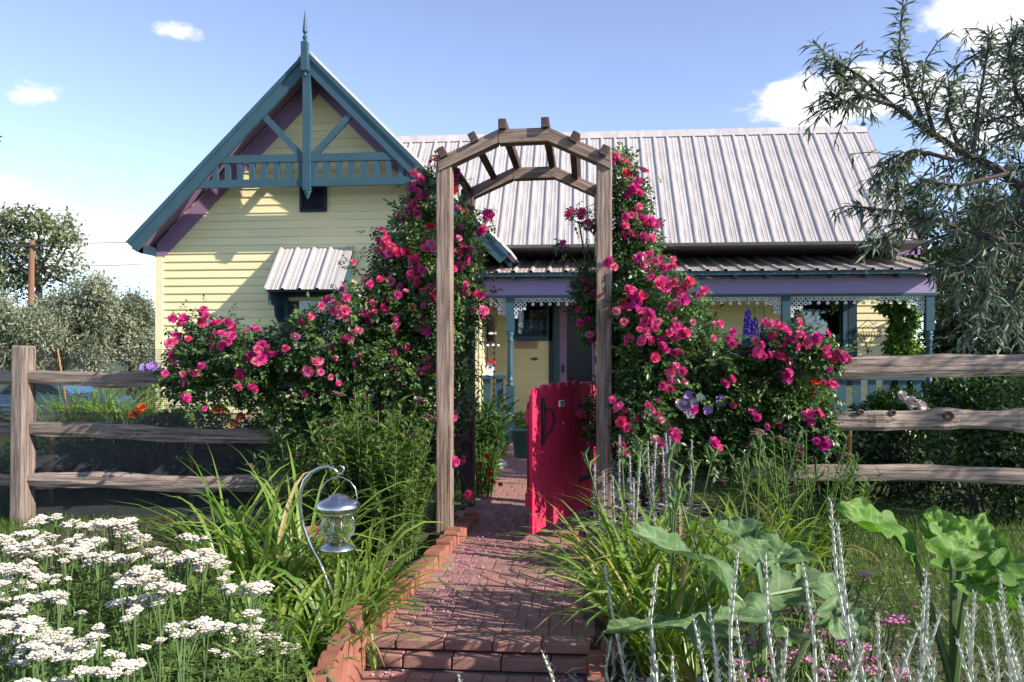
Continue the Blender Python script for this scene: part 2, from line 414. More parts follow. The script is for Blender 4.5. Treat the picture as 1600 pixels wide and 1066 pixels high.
BR = [make_mesh('brick', *cbox(0.0490, 0.0998, 0.03, 0.003, 0.0012, rb), MT['brick']) for _ in range(5)]
def path_rows(y0, n, ztop, individual, store=None):
    for r in range(n):
        yc = y0 + 0.1015 + r * 0.203; off = 0.05 if r % 2 else 0.0
        for k in range(11):
            xc = -0.905 + off + k * 0.1005
            if xc > 0.01: continue
            z = ztop - 0.03 + rb.uniform(-0.002, 0.003)
            if individual:
                place('brick', BR[rb.randrange(5)], path, (xc + rb.uniform(-.001, .001), yc, z), (rb.uniform(-.008, .008), rb.uniform(-.008, .008), rb.uniform(-.012, .012)))
            else:
                V, F = cbox(0.0475, 0.0985, 0.03, 0.004); store.add(([Vector(v) + Vector((xc, yc, z)) for v in V], F))
path_rows(3.465, 16, 0.0, True)
path_rows(2.47, 4, -0.105, True)
st = MB(); path_rows(6.715, 20, 0.0, False, st); path_rows(0.44, 10, -0.105, False, st)
part('far_bricks', st.get(), MT['brick'], path, kind='stuff')
RI = make_mesh('riser_brick', *cbox(0.099, 0.05, 0.0255, 0.004, 0.0015, rb), MT['brick'])
RC = make_mesh('step_cap_brick', *cbox(0.099, 0.052, 0.020, 0.004, 0.0015, rb), MT['brick'])
for k in range(5):
    place('riser_brick', RI, path, (-0.845 + 0.203 * k - (.026 if k == 4 else 0), 3.362, -0.078), (0, 0, rb.uniform(-.01, .01)), (.74 if k == 4 else 1, 1, 1))
    place('step_cap_brick', RC, path, (-0.885 + 0.203 * k, 3.408 if k % 2 else 3.41, -0.021), (0, 0, rb.uniform(-.01, .01)))

# edging of brick and scalloped blocks
def scallop_block(w, d, h):
    poly = [(-w / 2, -0.12), (w / 2, -0.12)] + [(w / 2 * math.cos(t), h - w / 2 + w / 2 * math.sin(t)) for t in np.linspace(0, PI, 9)]
    return extrude_xz(poly, -d / 2, d / 2)
edg = thing('path_edging', 'red brick and scalloped block edging running along the spirea side of the path', 'edging', (-0.9, 4.2, 0))
SC = make_mesh('edging_block', *scallop_block(0.135, 0.06, 0.13), MT['terra'])
y = 2.35
e0, e1 = Vector((-0.865, 3.34, 0)), Vector((-0.735, 5.6, 0))
while y < 3.42:
    place('edging_block', SC, edg, (-0.90 - 0.03 * rb.random(), y, -0.03 + 0.06 * smooth(2.6, 3.4, y)), (rb.uniform(-.05, .05), rb.uniform(-.04, .04), PI / 2 + rb.uniform(-.06, .06))); y += 0.133
y = 3.49
EB = [make_mesh('edging_brick', *cbox(0.052, 0.044, 0.085, 0.007, 0.003, rb), MT['terra']) for _ in range(4)]
while y < 5.75:
    t = (y - 3.34) / 2.26; x = -0.865 + 0.13 * t - 0.055
    place('edging_brick', EB[rb.randrange(4)], edg, (x + rb.uniform(-.006, .006), y, -0.022 + rb.uniform(-0.012, 0.014)), (rb.uniform(-.07, .07), rb.uniform(-.05, .05), rb.uniform(-.09, .09))); y += 0.094 + rb.uniform(0, .004)
edr = thing('path_edging', 'short row of red blocks edging the daylily side of the lower path', 'edging', (0.1, 2.9, -0.1))
for k in range(8):
    place('edging_block', SC, edr, (0.045 + 0.05 * max(0, 1 - k), 3.30 - 0.133 * k, -0.085), (rb.uniform(-.05, .05), rb.uniform(-.04, .04), PI / 2 + rb.uniform(-.06, .06)))

# ------------------------------------------------------------------ cottage
HS = thing('cottage', 'yellow clapboard cottage with teal gable trim, grey metal roofs and a front porch', 'house', (-0.5, 12.7, 0))
XL, XR, XC, YG, YB = -5.90, -1.42, -3.60, 10.90, 10.42      # gable wing
RZ = 5.10; EX = 0.11
def lap(a0, a1, b0, b1, z0, z1, y):
    """lap board: bottom edge from a0 to b0, top edge from a1 to b1, proud of the wall at y"""
    return hexa([(a0, y - 0.024, z0), (b0, y - 0.024, z0), (b0, y, z0), (a0, y, z0), (a1, y - 0.006, z1), (b1, y - 0.006, z1), (b1, y, z1), (a1, y, z1)])
def wall_pieces(x0, x1, z0, z1, ops):
    xs = sorted(set([x0, x1] + [v for o in ops for v in o[:2]])); R = []
    for a, b in zip(xs[:-1], xs[1:]):
        cuts = sorted([(o[2], o[3]) for o in ops if o[0] <= a + 1e-6 and o[1] >= b - 1e-6]); z = z0
        for c0, c1 in cuts:
            if c0 > z: R.append((a, b, z, c0))
            z = max(z, c1)
        if z < z1: R.append((a, b, z, z1))
    return R
def board_runs(x0, x1, z, ops):
    runs = [(x0, x1)]
    for o in ops:
        if o[2] < z + EX * 0.5 < o[3]:
            nr = []
            for a, b in runs:
                if o[1] <= a or o[0] >= b: nr.append((a, b)); continue
                if o[0] > a: nr.append((a, o[0]))
                if o[1] < b: nr.append((o[1], b))
            runs = nr
    return runs
# gable front wall
gw_ops = [(-4.02, -3.12, 0.75, 1.93), (-3.845, -3.50, 3.11, 3.475)]
m = MB()
for (a, b, z0, z1) in wall_pieces(XL, XR, 0, 2.70, gw_ops[:1]): m.add(box(a, b, YG + 0.002, YG + 0.12, z0, z1))
tri = [(XL + 0.02, 2.70), (XR - 0.02, 2.70), (XC + 0.06, RZ - 0.20), (XC - 0.06, RZ - 0.20)]
m.add(extrude_xz(tri, YG + 0.002, YG + 0.12)); m.add(box(XL, XL + 0.1, YG + 0.12, 17.0, 0, 2.72)); m.add(box(XR - 0.1, XR - 0.002, YG + 0.12, 12.78, 0, 2.75))
gwall = part('gable_wall', m.get(), MT['siding'], HS)
z = 0.12
while z < RZ - 0.2:
    lim = lambda zz: (RZ - 0.10 - zz)
    a0, b0 = max(XL + 0.08, XC - lim(z)), min(XR - 0.08, XC + lim(z)); a1, b1 = max(XL + 0.08, XC - lim(z + EX)), min(XR - 0.08, XC + lim(z + EX))
    runs = board_runs(a0, b0, z, gw_ops)
    for (p, q) in runs:
        pa = a1 if p == a0 else p; qb = b1 if q == b0 else q
        if qb - pa > 0.02: part('siding_board', lap(p, pa, q, qb, z, z + EX + 0.004, YG), MT['siding'], gwall)
    z += EX
# side wall of the gable wing facing the porch
z = 0.12
while z < 2.6:
    V, F = lap(YG + 0.08, YG + 0.08, 12.68, 12.68, z, z + EX + 0.004, 0)
    part('siding_board', ([(XR - v[1], v[0], v[2]) for v in V], [tuple(reversed(f)) for f in F]), MT['siding'], gwall); z += EX
for x in (XL, XR - 0.085):
    part('corner_board', box(x - 0.02, x + 0.085, YG - 0.034, YG + 0.08 - 0.002, 0.02, 2.50), MT['corner'], gwall)
# porch back wall
pw_ops = [(-1.06, -0.56, 1.42, 2.02), (-0.46, 0.30, 0.12, 2.06), (3.12, 3.86, 0.75, 2.02)]
YW = 12.70
m = MB()
for (a, b, z0, z1) in wall_pieces(XR, 4.62, 0, 2.72, pw_ops): m.add(box(a, b, YW + 0.002, YW + 0.1, z0, z1))
m.add(box(4.52, 4.62, YW + 0.1, 17.0, 0, 2.72)); m.add(box(XL, 4.62, 16.9, 17.0, 0.0, 2.72))
pwall = part('porch_wall', m.get(), MT['siding'], HS)
z = 0.12
while z < 2.62:
    for (a, b) in board_runs(XR + 0.03, 4.60, z, pw_ops): part('siding_board', lap(a, a, b, b, z, z + EX + 0.004, YW), MT['siding'], pwall)
    z += EX
part('frieze_board', box(XR, 4.70, YW - 0.05, YW - 0.026, 2.50, 2.74), MT['mauve'], HS)
part('end_gable_wall', ([(4.615, 12.75, 2.7), (4.615, 16.95, 2.7), (4.615, 14.8, 4.95)], [(0, 1, 2)]), MT['siding'], HS)
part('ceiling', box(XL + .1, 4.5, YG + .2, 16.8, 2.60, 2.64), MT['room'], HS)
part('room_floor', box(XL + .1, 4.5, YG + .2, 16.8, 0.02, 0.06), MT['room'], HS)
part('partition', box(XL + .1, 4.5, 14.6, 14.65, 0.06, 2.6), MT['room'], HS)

# metal roofs, strip by strip
RIB = [(0, 0), (.014, .027), (.042, .027), (.058, 0), (.106, 0), (.112, .005), (.120, .005), (.126, 0), (.164, 0), (.170, .005), (.178, .005), (.184, 0), (.23, 0)]
def strip_mesh(name, length, mat):
    V = [(u, 0, h) for u, h in RIB] + [(u, -length, h) for u, h in RIB]; n = len(RIB)
    return make_mesh(name, V, [(i + 1, i, i + n, i + 1 + n) for i in range(n - 1)], mat)
def roof_strips(parent, p, udir, down, count, length, mat, name='roof_panel'):
    """p: top corner, udir: along the ridge, down: unit vector down the slope"""
    u = Vector(udir).normalized(); v = -Vector(down).normalized(); n = u.cross(v)
    R = Matrix((u, v, n)).transposed(); me = strip_mesh(name, length, mat)
    for i in range(count): place(name, me, parent, Vector(p) + u * 0.23 * i, R)
def slope_deck(name, p, u, down, L_u, length, t, mat, parent):
    p = Vector(p); u = Vector(u).normalized(); d = Vector(down).normalized(); n = u.cross(-d).normalized()
    q = [p, p + u * L_u, p + u * L_u + d * length, p + d * length]
    return part(name, hexa([a - n * (t + 0.003) for a in (q[3], q[2], q[1], q[0])] + [a - n * 0.003 for a in (q[3], q[2], q[1], q[0])]), mat, parent)
MR = (14.80, 5.09); ME = (12.40, 2.70)
dm = Vector((0, ME[0] - MR[0], ME[1] - MR[1])); lm = dm.length; dm.normalize()
rfm = slope_deck('main_roof', (-3.35, MR[0], MR[1]), (1, 0, 0), dm, 8.25, lm - 0.02, 0.04, MT['mauve'], HS)
roof_strips(rfm, (-3.40, MR[0], MR[1]), (1, 0, 0), dm, 36, lm, MT['metal'])
rb2 = slope_deck('rear_roof', (4.88, MR[0], MR[1]), (-1, 0, 0), (0, 2.4, -2.39), 8.3, lm, 0.04, MT['metal'], HS)
part('ridge_cap', extrude_xz([(-3.4, 0), (4.88, 0), (4.88, .02), (-3.4, .02)], 0, 0.01) and hexa([(-3.4, 14.66, 4.985), (4.89, 14.66, 4.985), (4.89, 14.94, 4.985), (-3.4, 14.94, 4.985), (-3.4, 14.79, 5.135), (4.89, 14.79, 5.135), (4.89, 14.81, 5.135), (-3.4, 14.81, 5.135)]), MT['metal'], rfm)
part('eave_fascia', box(-1.05, 4.88, 12.42, 12.45, 2.60, 2.685), MT['mauve'], rfm)
part('rake_board', hexa([(4.80, 12.42, 2.56), (4.84, 12.42, 2.56), (4.84, 14.8, 4.93), (4.80, 14.8, 4.93), (4.80, 12.42, 2.69), (4.84, 12.42, 2.69), (4.84, 14.8, 5.06), (4.80, 14.8, 5.06)]), MT['mauve'], rfm)
part('spire', lathe([(0.02, 0), (0.05, .06), (0.02, .10), (0.012, .3), (0.002, .52)], (4.86, 14.8, 5.10), 8), MT['teal'], rfm)
s2 = math.sqrt(.5)
for sgn, ln, nm in ((-1, 2.47 / s2, 'left'), (1, 2.67 / s2, 'right')):
    d = Vector((sgn * s2, 0, -s2))
    dk = slope_deck('gable_roof', (XC, YB + 4.3, RZ) if sgn < 0 else (XC, YB + 0.02, RZ), (0, sgn, 0), d, 4.28, ln - 0.02, 0.045, MT['mauve'], HS)
    roof_strips(dk, (XC, YB - 0.05 + 19 * .23, RZ + 0.004) if sgn < 0 else (XC, YB - 0.05, RZ + 0.004), (0, sgn, 0), d, 19, ln, MT['metal'])
    # bargeboard
    a = Vector((XC, 0, RZ - 0.012)); e = a + d * (ln - 0.03); n = Vector((-sgn * -s2, 0, s2))
    w = 0.175; off = Vector((0, 0, -w / s2))
    q = [a, e, e + Vector((-sgn * 0.03, 0, -0.03)) * 0 + Vector((-sgn * s2, 0, -s2)) * w, a + off]
    part('bargeboard', extrude_xz([(v.x, v.z) for v in (q if sgn < 0 else list(reversed(q)))], YB - 0.035, YB + 0.01), MT['teal'], HS)
    q2 = [a + Vector((0, 0, .012)), e + Vector((0, 0, .012)), e + Vector((-sgn * s2, 0, -s2)) * 0.05, a + Vector((0, 0, -0.055))]
    part('barge_moulding', extrude_xz([(v.x, v.z) for v in (q2 if sgn < 0 else list(reversed(q2)))], YB - 0.055, YB - 0.0375), MT['teal'], HS)
    fb = [Vector((XC, 0, RZ - .12)), Vector((XC + sgn * (XR - XC if sgn > 0 else XC - XL), 0, RZ - .12 - (XR - XC if sgn > 0 else XC - XL)))]
    fq = [fb[0], fb[1], fb[1] + Vector((0, 0, -.29)), fb[0] + Vector((0, 0, -.29))]
    if sgn < 0: fq[1] = fq[1]
    part('frieze_board', extrude_xz([(v.x, v.z) for v in (fq if sgn < 0 else list(reversed(fq)))], YG - .031, YG - .0255), MT['mauve'], HS)
    # rafter tails under the eave
    for k in range(6):
        yy = YG + 0.15 + 0.45 * k; ex = e.x
        if sgn > 0 and yy > 12.3: continue
        part('rafter_tail', box(min(ex, ex - sgn * 0.42), max(ex, ex - sgn * 0.42), yy, yy + 0.05, e.z - 0.06, e.z + 0.02) if False else hexa([(ex - sgn * .03, yy, e.z - .13), (ex - sgn * .03, yy + .05, e.z - .13), (ex - sgn * .45, yy + .05, e.z + .25), (ex - sgn * .45, yy, e.z + .25), (ex - sgn * .03, yy, e.z - .05), (ex - sgn * .03, yy + .05, e.z - .05), (ex - sgn * .45, yy + .05, e.z + .37), (ex - sgn * .45, yy, e.z + .37)]), MT['dteal'], dk)
part('gable_ridge_cap', hexa([(XC - .12, YB - .05, RZ - .10), (XC + .12, YB - .05, RZ - .10), (XC + .12, 14.8, RZ - .10), (XC - .12, 14.8, RZ - .10), (XC - .01, YB - .05, RZ + .03), (XC + .01, YB - .05, RZ + .03), (XC + .01, 14.8, RZ + .03), (XC - .01, 14.8, RZ + .03)]), MT['metal'], HS)
# corner bracket of the left eave
part('eave_bracket', extrude_xz([(-5.90, 2.50), (-5.93, 2.52), (-5.985, 2.60), (-5.90, 2.68)], YB + 0.03, YB + 0.10), MT['teal'], HS)
part('eave_return', hexa([(-6.02, YB + .03, 2.56), (-5.90, YB + .03, 2.50), (-5.90, 12.5, 2.50), (-6.02, 12.5, 2.56), (-6.0, YB + .03, 2.62), (-5.90, YB + .03, 2.62), (-5.90, 12.5, 2.62), (-6.0, 12.5, 2.62)]), MT['dteal'], HS)
# gable truss
yt0, yt1 = YB - 0.02, YB + 0.04
part('king_post', box(XC - 0.05, XC + 0.05, YB - 0.05, YB + 0.05, 3.29, 5.02), MT['teal'], HS)
part('pendant', lathe([(0.015, -.115), (0.035, -.06), (0.05, -.03), (0.045, 0), (0.05, 0.03)], (XC, YB, 3.30), 8), MT['teal'], HS)
fin = part('finial', box(XC - 0.042, XC + 0.042, YB - 0.14, YB - 0.056, 4.82, 5.19), MT['teal'], HS)
part('finial_spike', lathe([(0.042, 0), (0.02, .02), (0.034, .06), (0.02, .09), (0.012, .11), (0.034, .13), (0.026, .20), (0.012, .34), (0.002, .42)], (XC, YB - 0.098, 5.19), 10), MT['teal'], fin)
part('finial_drop', lathe([(0.004, -.09), (0.03, -.06), (0.016, -.03), (0.03, 0)], (XC, YB - 0.098, 4.82), 10), MT['teal'], fin)
def gx(z): return (RZ - 0.10 - z)
for (z0, z1) in ((3.665, 3.765), (3.345, 3.445)):
    part('collar_beam', extrude_xz([(XC - gx(z0), z0), (XC + gx(z0), z0), (XC + gx(z1), z1), (XC - gx(z1), z1)], yt0, yt1), MT['teal'], HS)
k = -9
while k <= 9:
    x = XC + k * 0.166 + (0.083 if k < 0 else 0.083); k += 1
    if abs(x - XC) < 0.03 or abs(x - XC) > 1.5: continue
    part('truss_baluster', box(x - 0.036, x + 0.036, yt0 + .008, yt1 - .008, 3.44, 3.67), MT['teal'], HS)
for sgn in (-1, 1):
    part('truss_brace', extrude_xz([(XC + sgn * .04, 3.76), (XC + sgn * .15, 3.76), (XC + sgn * .71, 4.35), (XC + sgn * .61, 4.36)][::sgn], yt0 + .004, yt1 - .004), MT['teal'], HS)
# louvred vent
vent = part('vent', box(-3.845, -3.50, YG - 0.02, YG + 0.04, 3.11, 3.475), MT['dark'], HS)
for k in range(8): part('slat', hexa([(-3.82, YG - .045, 3.135 + k * .04), (-3.525, YG - .045, 3.135 + k * .04), (-3.525, YG - .021, 3.155 + k * .04), (-3.82, YG - .021, 3.155 + k * .04), (-3.82, YG - .045, 3.142 + k * .04), (-3.525, YG - .045, 3.142 + k * .04), (-3.525, YG - .021, 3.162 + k * .04), (-3.82, YG - .021, 3.162 + k * .04)]), MT['dark'], vent)
m = MB(); m.add(box(-3.86, -3.82, YG - .055, YG - .02, 3.09, 3.49)).add(box(-3.525, -3.485, YG - .055, YG - .02, 3.09, 3.49)).add(box(-3.82, -3.525, YG - .055, YG - .02, 3.455, 3.49)).add(box(-3.82, -3.525, YG - .055, YG - .02, 3.09, 3.125))
part('vent_frame', m.get(), MT['dark'], vent)
def window(x0, x1, z0, z1, y, name='window', fmat='teal', cas=0.07, curtain=None, mid=True):
    m = MB(); c = cas
    m.add(box(x0 - c, x0, y - .05, y + .03, z0 - c, z1 + c)).add(box(x1, x1 + c, y - .05, y + .03, z0 - c, z1 + c)).add(box(x0, x1, y - .05, y + .03, z1, z1 + c)).add(box(x0, x1, y - .065, y + .03, z0 - c, z0))
    w = part(name, m.get(), MT[fmat], HS)
    m = MB(); t = .035
    m.add(box(x0, x0 + t, y - .01, y + .03, z0, z1)).add(box(x1 - t, x1, y - .01, y + .03, z0, z1)).add(box(x0 + t, x1 - t, y - .01, y + .03, z1 - t, z1)).add(box(x0 + t, x1 - t, y - .01, y + .03, z0, z0 + t))
    if mid: m.add(box(x0 + t, x1 - t, y - .008, y + .028, (z0 + z1) / 2 - .02, (z0 + z1) / 2 + .02))
    part('sash', m.get(), MT['dteal'], w)
    part('pane', box(x0 + t, x1 - t, y + .008, y + .012, z0 + t, z1 - t), MT['glass'], w)
    return w
w = window(-4.02, -3.12, 0.75, 1.93, YG)
V = [];
for (xa, xb, sg) in ((-3.98, -3.62, 1), (-3.16, -3.50, -1)):
    pts = []; n = 14
    Vc = []
    for i in range(n + 1):
        x = xa + (xb - xa) * i / n; Vc += [(x, YG + .06 + .015 * math.sin(i * 1.9), 0.76), (x * .6 + xa * .4, YG + .06 + .015 * math.sin(i * 1.9), 1.55)]
    part('curtain', (Vc, [(2 * i, 2 * i + 2, 2 * i + 3, 2 * i + 1) for i in range(n)]), MT['curtain'], w)
w = window(-1.06, -0.56, 1.42, 2.02, YW, mid=False)
m = MB()
for i in range(5):
    for j in range(4): m.add(annulus((-0.98 + i * .075 + (j % 2) * .02, 1.49 + j * .055), .014, .034, YW + .03, YW + .034, 8))
part('lace_curtain', m.get(), MT['lace'], w)
w = window(3.12, 3.86, 0.75, 2.02, YW)
part('shutter', box(3.935, 4.06, YW - .055, YW - .026, .68, 2.09), MT['dteal'], w)
# awning over the gable window
aw = part('awning', hexa([(-4.12, 10.34, 1.965), (-3.13, 10.34, 1.965), (-3.13, YG - .03, 2.545), (-4.12, YG - .03, 2.545), (-4.12, 10.34, 1.98), (-3.13, 10.34, 1.98), (-3.13, YG - .03, 2.565), (-4.12, YG - .03, 2.565)]), MT['dteal'], HS)
da = Vector((0, 10.30 - 10.88, 1.985 - 2.595)); la = da.length
roof_strips(aw, (-4.145, 10.87, 2.60), (1, 0, 0), da, 4, la, MT['metal'], 'awning_panel')
part('awning_edge_panel', hexa([(-3.222, 10.29, 1.985), (-3.115, 10.29, 1.985), (-3.115, 10.87, 2.595), (-3.222, 10.87, 2.595), (-3.222, 10.29, 2.0), (-3.115, 10.29, 2.012), (-3.115, 10.87, 2.622), (-3.222, 10.87, 2.61)]), MT['metal'], aw)
for x in (-4.11, -3.17):
    part('awning_cheek', ([(x, 10.36, 1.95), (x + .03, 10.36, 1.95), (x + .03, YG - .03, 1.95), (x, YG - .03, 1.95), (x, 10.36, 1.97), (x + .03, 10.36, 1.97), (x + .03, YG - .03, 2.53), (x, YG - .03, 2.53)], hexa([0] * 8)[1]), MT['teal'], aw)
    part('awning_valance', box(x, x + .03, 10.36, YG - .03, 1.80, 1.95), MT['teal'], aw)
    part('awning_bracket', extrude_xz([(0, 0)] * 3, 0, 0) and hexa([(x, YG - .30, 1.66), (x + .03, YG - .30, 1.66), (x + .03, YG - .03, 1.45), (x, YG - .03, 1.45), (x, YG - .34, 1.80), (x + .03, YG - .34, 1.80), (x + .03, YG - .03, 1.80), (x, YG - .03, 1.80)]), MT['dteal'], aw)

# ------------------------------------------------------------------ porch (part of the cottage)
YP = 11.10
PXS = (-1.005, 0.82, 2.65, 4.47)
part('porch_floor', box(XR, 4.56, 11.0, 12.7, -0.06, 0.11), MT['dteal'], HS)
part('porch_ceiling', box(XR, 4.56, 11.16, 12.65, 2.19, 2.215), MT['corner'], HS)
bm_ = part('porch_beam', box(XR, 4.53, YP - 0.05, YP + 0.05, 1.95, 2.185), MT['lilac'], HS)
part('beam_moulding', box(XR, 4.54, YP - 0.065, YP + 0.06, 1.915, 1.949), MT['teal'], bm_)
for k, x in enumerate((0.15, 1.7, 3.2)): part('beam_joint_cover', box(x - .004, x + .004, YP - .053, YP - .0505, 1.952, 2.18), MT['lilac'], bm_)
dp = Vector((0, 10.82 - 12.48, 2.235 - 2.60)); lp = dp.length
prf = slope_deck('porch_roof', (XR, 12.48, 2.60), (1, 0, 0), dp, 5.97, lp - .03, .03, MT['teal'], HS)
roof_strips(prf, (XR, 12.48, 2.60), (1, 0, 0), dp, 26, lp, MT['metal2'])
part('porch_fascia', box(XR, 4.55, 10.845, 10.87, 2.185, 2.232), MT['teal'], prf)
for k in range(15): part('rafter_tail', box(XR + .03 + k * .415, XR + .085 + k * .415, 10.872, 11.045, 2.15, 2.215), MT['teal'], prf)
def porch_post(x):
    pp = part('porch_post', box(x - .055, x + .055, YP - .055, YP + .055, 0.11, 0.72), MT['teal'], HS)
    part('post_top', box(x - .052, x + .052, YP - .052, YP + .052, 1.46, 1.914), MT['teal'], pp)
    prof = [(.05, .72), (.052, .74), (.038, .76), (.05, .79), (.05, .81), (.034, .83), (.044, .88), (.046, .95), (.040, 1.15), (.036, 1.28), (.036, 1.30), (.048, 1.33), (.048, 1.35), (.035, 1.38), (.048, 1.42), (.05, 1.46)]
    part('turned_shaft', lathe(prof, (x, YP, 0), 14), MT['teal'], pp, smooth=True)
for x in PXS: porch_post(x)
def fretwork(x0, x1, left, right):
    m = MB(); L_ = x1 - x0; y0, y1 = YP - .012, YP + .012; top = 1.912
    def depth(u):
        d = 0.045
        if left: d = max(d, 0.30 * max(0, 1 - u / .33) ** 1.35 + 0.0, .12 if u < .20 else 0)
        if right: d = max(d, 0.30 * max(0, 1 - (L_ - u) / .33) ** 1.35, .12 if L_ - u < .20 else 0)
        return d
    s = .056; nx = int(L_ / s); s = L_ / nx
    for i in range(nx):
        u = (i + .5) * s; n = max(1, int(depth(u) / s))
        for j in range(n):
            zz = top - .03 - j * s; m.add(annulus((x0 + u, zz), .017 if (i + j) % 2 else .014, .027, y0, y1, 10))
        zz = top - .03 - n * s
        if i % 2 == 0: m.add(annulus((x0 + u, zz + .004), .008, .022, y0, y1, 8))
    m.add(box(x0, x1, y0 - .002, y1 + .002, top - .008, top + .002))
    part('fretwork', m.get(), MT['white'], HS)
fretwork(XR + .01, PXS[0] - .054, False, True)
for a, b in zip(PXS[:-1], PXS[1:]): fretwork(a + .054, b - .054, True, True)
def porch_rail(x0, x1):
    r = part('porch_railing', box(x0, x1, YP - .05, YP + .05, .815, .862), MT['teal'], HS)
    part('bottom_rail', box(x0, x1, YP - .025, YP + .025, .22, .27), MT['teal'], r)
    n = max(2, round((x1 - x0) / .19)); st_ = (x1 - x0) / n
    for k in range(n):
        x = x0 + st_ * (k + .5); part('baluster', box(x - .05, x + .05, YP - .012, YP + .012, .27, .815), MT['teal'], r)
porch_rail(XR + .005, PXS[0] - .056); porch_rail(PXS[1] + .056, PXS[2] - .056); porch_rail(PXS[2] + .056, PXS[3] - .056)
# front door
dr = part('door', box(-0.30, 0.22, YW + .0, YW + .03, .14, 2.02), MT['mauve'], HS)
m = MB(); m.add(box(-.46, -.39, YW - .055, YW + .03, .12, 2.12)).add(box(.23, .30, YW - .055, YW + .03, .12, 2.12)).add(box(-.39, .23, YW - .055, YW + .03, 2.03, 2.12))
part('door_frame', m.get(), MT['teal'], dr)
m = MB(); m.add(box(-.385, -.27, YW - .04, YW - .003, .13, 2.02)).add(box(.12, .225, YW - .04, YW - .003, .13, 2.02)).add(box(-.27, .12, YW - .04, YW - .003, 1.9, 2.02)).add(box(-.27, .12, YW - .04, YW - .003, .13, .72))
part('screen_door_frame', m.get(), MT['mauve'], dr)
part('screen', box(-.27, .12, YW - .02, YW - .016, .72, 1.9), mat_plain('dark_screen', (.012, .012, .018), .25, var=.1), dr)
part('door_handle', box(-.345, -.315, YW - .075, YW - .04, .86, .98), MT['iron'], dr)
part('door_side_board', box(-.545, -.465, YW - .05, YW - .026, .12, 2.1), MT['dteal'], dr)

# ------------------------------------------------------------------ arbor
AR = thing('garden_arbor', 'weathered wooden garden arbor with a three sided arch over the brick path', 'arbor', (-0.38, 5.7, 0))
ay0, ay1 = 5.22, 6.28
axl, axr = -0.895, 0.125
for (x, y) in ((axl, ay0), (axr, ay0), (axl, ay1), (axr, ay1)):
    front = y == ay0
    beam('post', (x, y, -0.02), (x, y, 2.455 if front else 2.44), .098, .098, MT['wood2'] if front else MT['wood3'] if x < 0 else MT['wood2'], AR, .007, jit=.002)
def arch(y):
    pts = [(axl - .03, 2.43), (-0.545, 2.60), (-0.225, 2.605), (axr + .035, 2.425)]
    for a, b in zip(pts[:-1], pts[1:]):
        # mitred segment
        d = Vector((b[0] - a[0], b[1] - a[1])).normalized(); h = .085
        mA = .24 if a is not pts[0] else 0; mB_ = .24 if b is not pts[3] else 0
        q = [(a[0], a[1]), (b[0], b[1]), (b[0], b[1] - h), (a[0], a[1] - h)]
        if a is pts[1]: q[3] = (a[0] + .006, a[1] - h)
        V, F = extrude_xz([(v[0], v[1]) for v in q][::-1], -.05, .05)
        c = Vector(((a[0] + b[0]) / 2, y, (a[1] + b[1]) / 2 - h / 2)); X = Vector((d.x, 0, d.y)); Z = Vector((-d.y, 0, d.x))
        loc = [Vector(((Vector((v[0] - c.x, 0, v[2] - c.z))).dot(X), v[1], (Vector((v[0] - c.x, 0, v[2] - c.z))).dot(Z))) for v in V]
        place('arch_beam', make_mesh('arch_beam', loc, F, MT['wood2']), AR, c, Matrix((X, Vector((0, 1, 0)), Z)).transposed())
arch(ay0 - .015); arch(ay1 + .015)
for (x, z, rot) in ((axl - .005, 2.475, .45), (-0.70, 2.565, .45), (-0.515, 2.645, 0), (-0.245, 2.648, 0), (-0.06, 2.553, -.5), (axr + .0, 2.465, -.5)):
    o = beam('rafter', (x, ay0 - .10, z - .018), (x, ay1 + .12, z - .018), .05, .065, MT['wood3'], AR, .004)  # shade on the rafter undersides is put in with the darker wood colour
    o.rotation_euler.rotate_axis('X', -rot)
for x in (axl, axr):
    for z in (0.55, 1.15, 1.75):
        beam('side_rail', (x, ay0 + .05, z), (x, ay1 - .05, z), .03, .05, MT['wood3'], AR, .003)
    for k in range(4): beam('side_lath', (x - .02 * (1 if x < 0 else -1), ay0 + .17 + k * .22, .25), (x - .02 * (1 if x < 0 else -1), ay0 + .17 + k * .22, 2.1), .012, .035, MT['wood3'], AR, .002)

# ------------------------------------------------------------------ gate
hinge = Vector((0.065, 6.14, 0)); free = Vector((-0.338, 5.09, 0)); gd = (free - hinge); glen = gd.length; gdir = gd.normalized()
GT = thing('garden_gate', 'crimson red plank gate with a black iron handle standing open under the arbor', 'gate', hinge)
ang = math.atan2(gdir.y, gdir.x); gn = Vector((-gdir.y, gdir.x, 0))   # gn: face turned to the camera side?
if gn.x < 0: gn = -gn
RG = Matrix.Rotation(ang, 4, 'Z')
nb = 8; bw = glen / nb
for k in range(nb):
    w2 = bw / 2 - .0045; h = 0.995 - 0.025 * abs(k - 3.5) / 3.5 + random.Random(k).uniform(-.008, .008); z0 = 0.055 + random.Random(k + 50).uniform(0, .012)
    poly = [(-w2, z0), (w2, z0), (w2, h - .045), (w2 * .62, h - .008), (0, h), (-w2 * .62, h - .008), (-w2, h - .045)]
    V, F = extrude_xz(poly, -.011, .011)
    c = hinge + gdir * (bw * (k + .5))
    place('gate_board', make_mesh('gate_board', V, F, MT['red']), GT, c + gn * random.Random(k + 70).uniform(0, .007), (0, 0, ang + random.Random(k + 9).uniform(-.01, .01)))
for z in (0.26, 0.78):
    beam('gate_rail', hinge + gdir * .02 - gn * .032 + Vector((0, 0, z)), hinge + gdir * (glen - .03) - gn * .032 + Vector((0, 0, z)), .035, .09, MT['red'], GT)
beam('gate_brace', hinge + gdir * .06 - gn * .03 + Vector((0, 0, .31)), hinge + gdir * (glen - .08) - gn * .03 + Vector((0, 0, .73)), .03, .08, MT['red'], GT)
hc = hinge + gdir * (glen - .155) + gn * .02
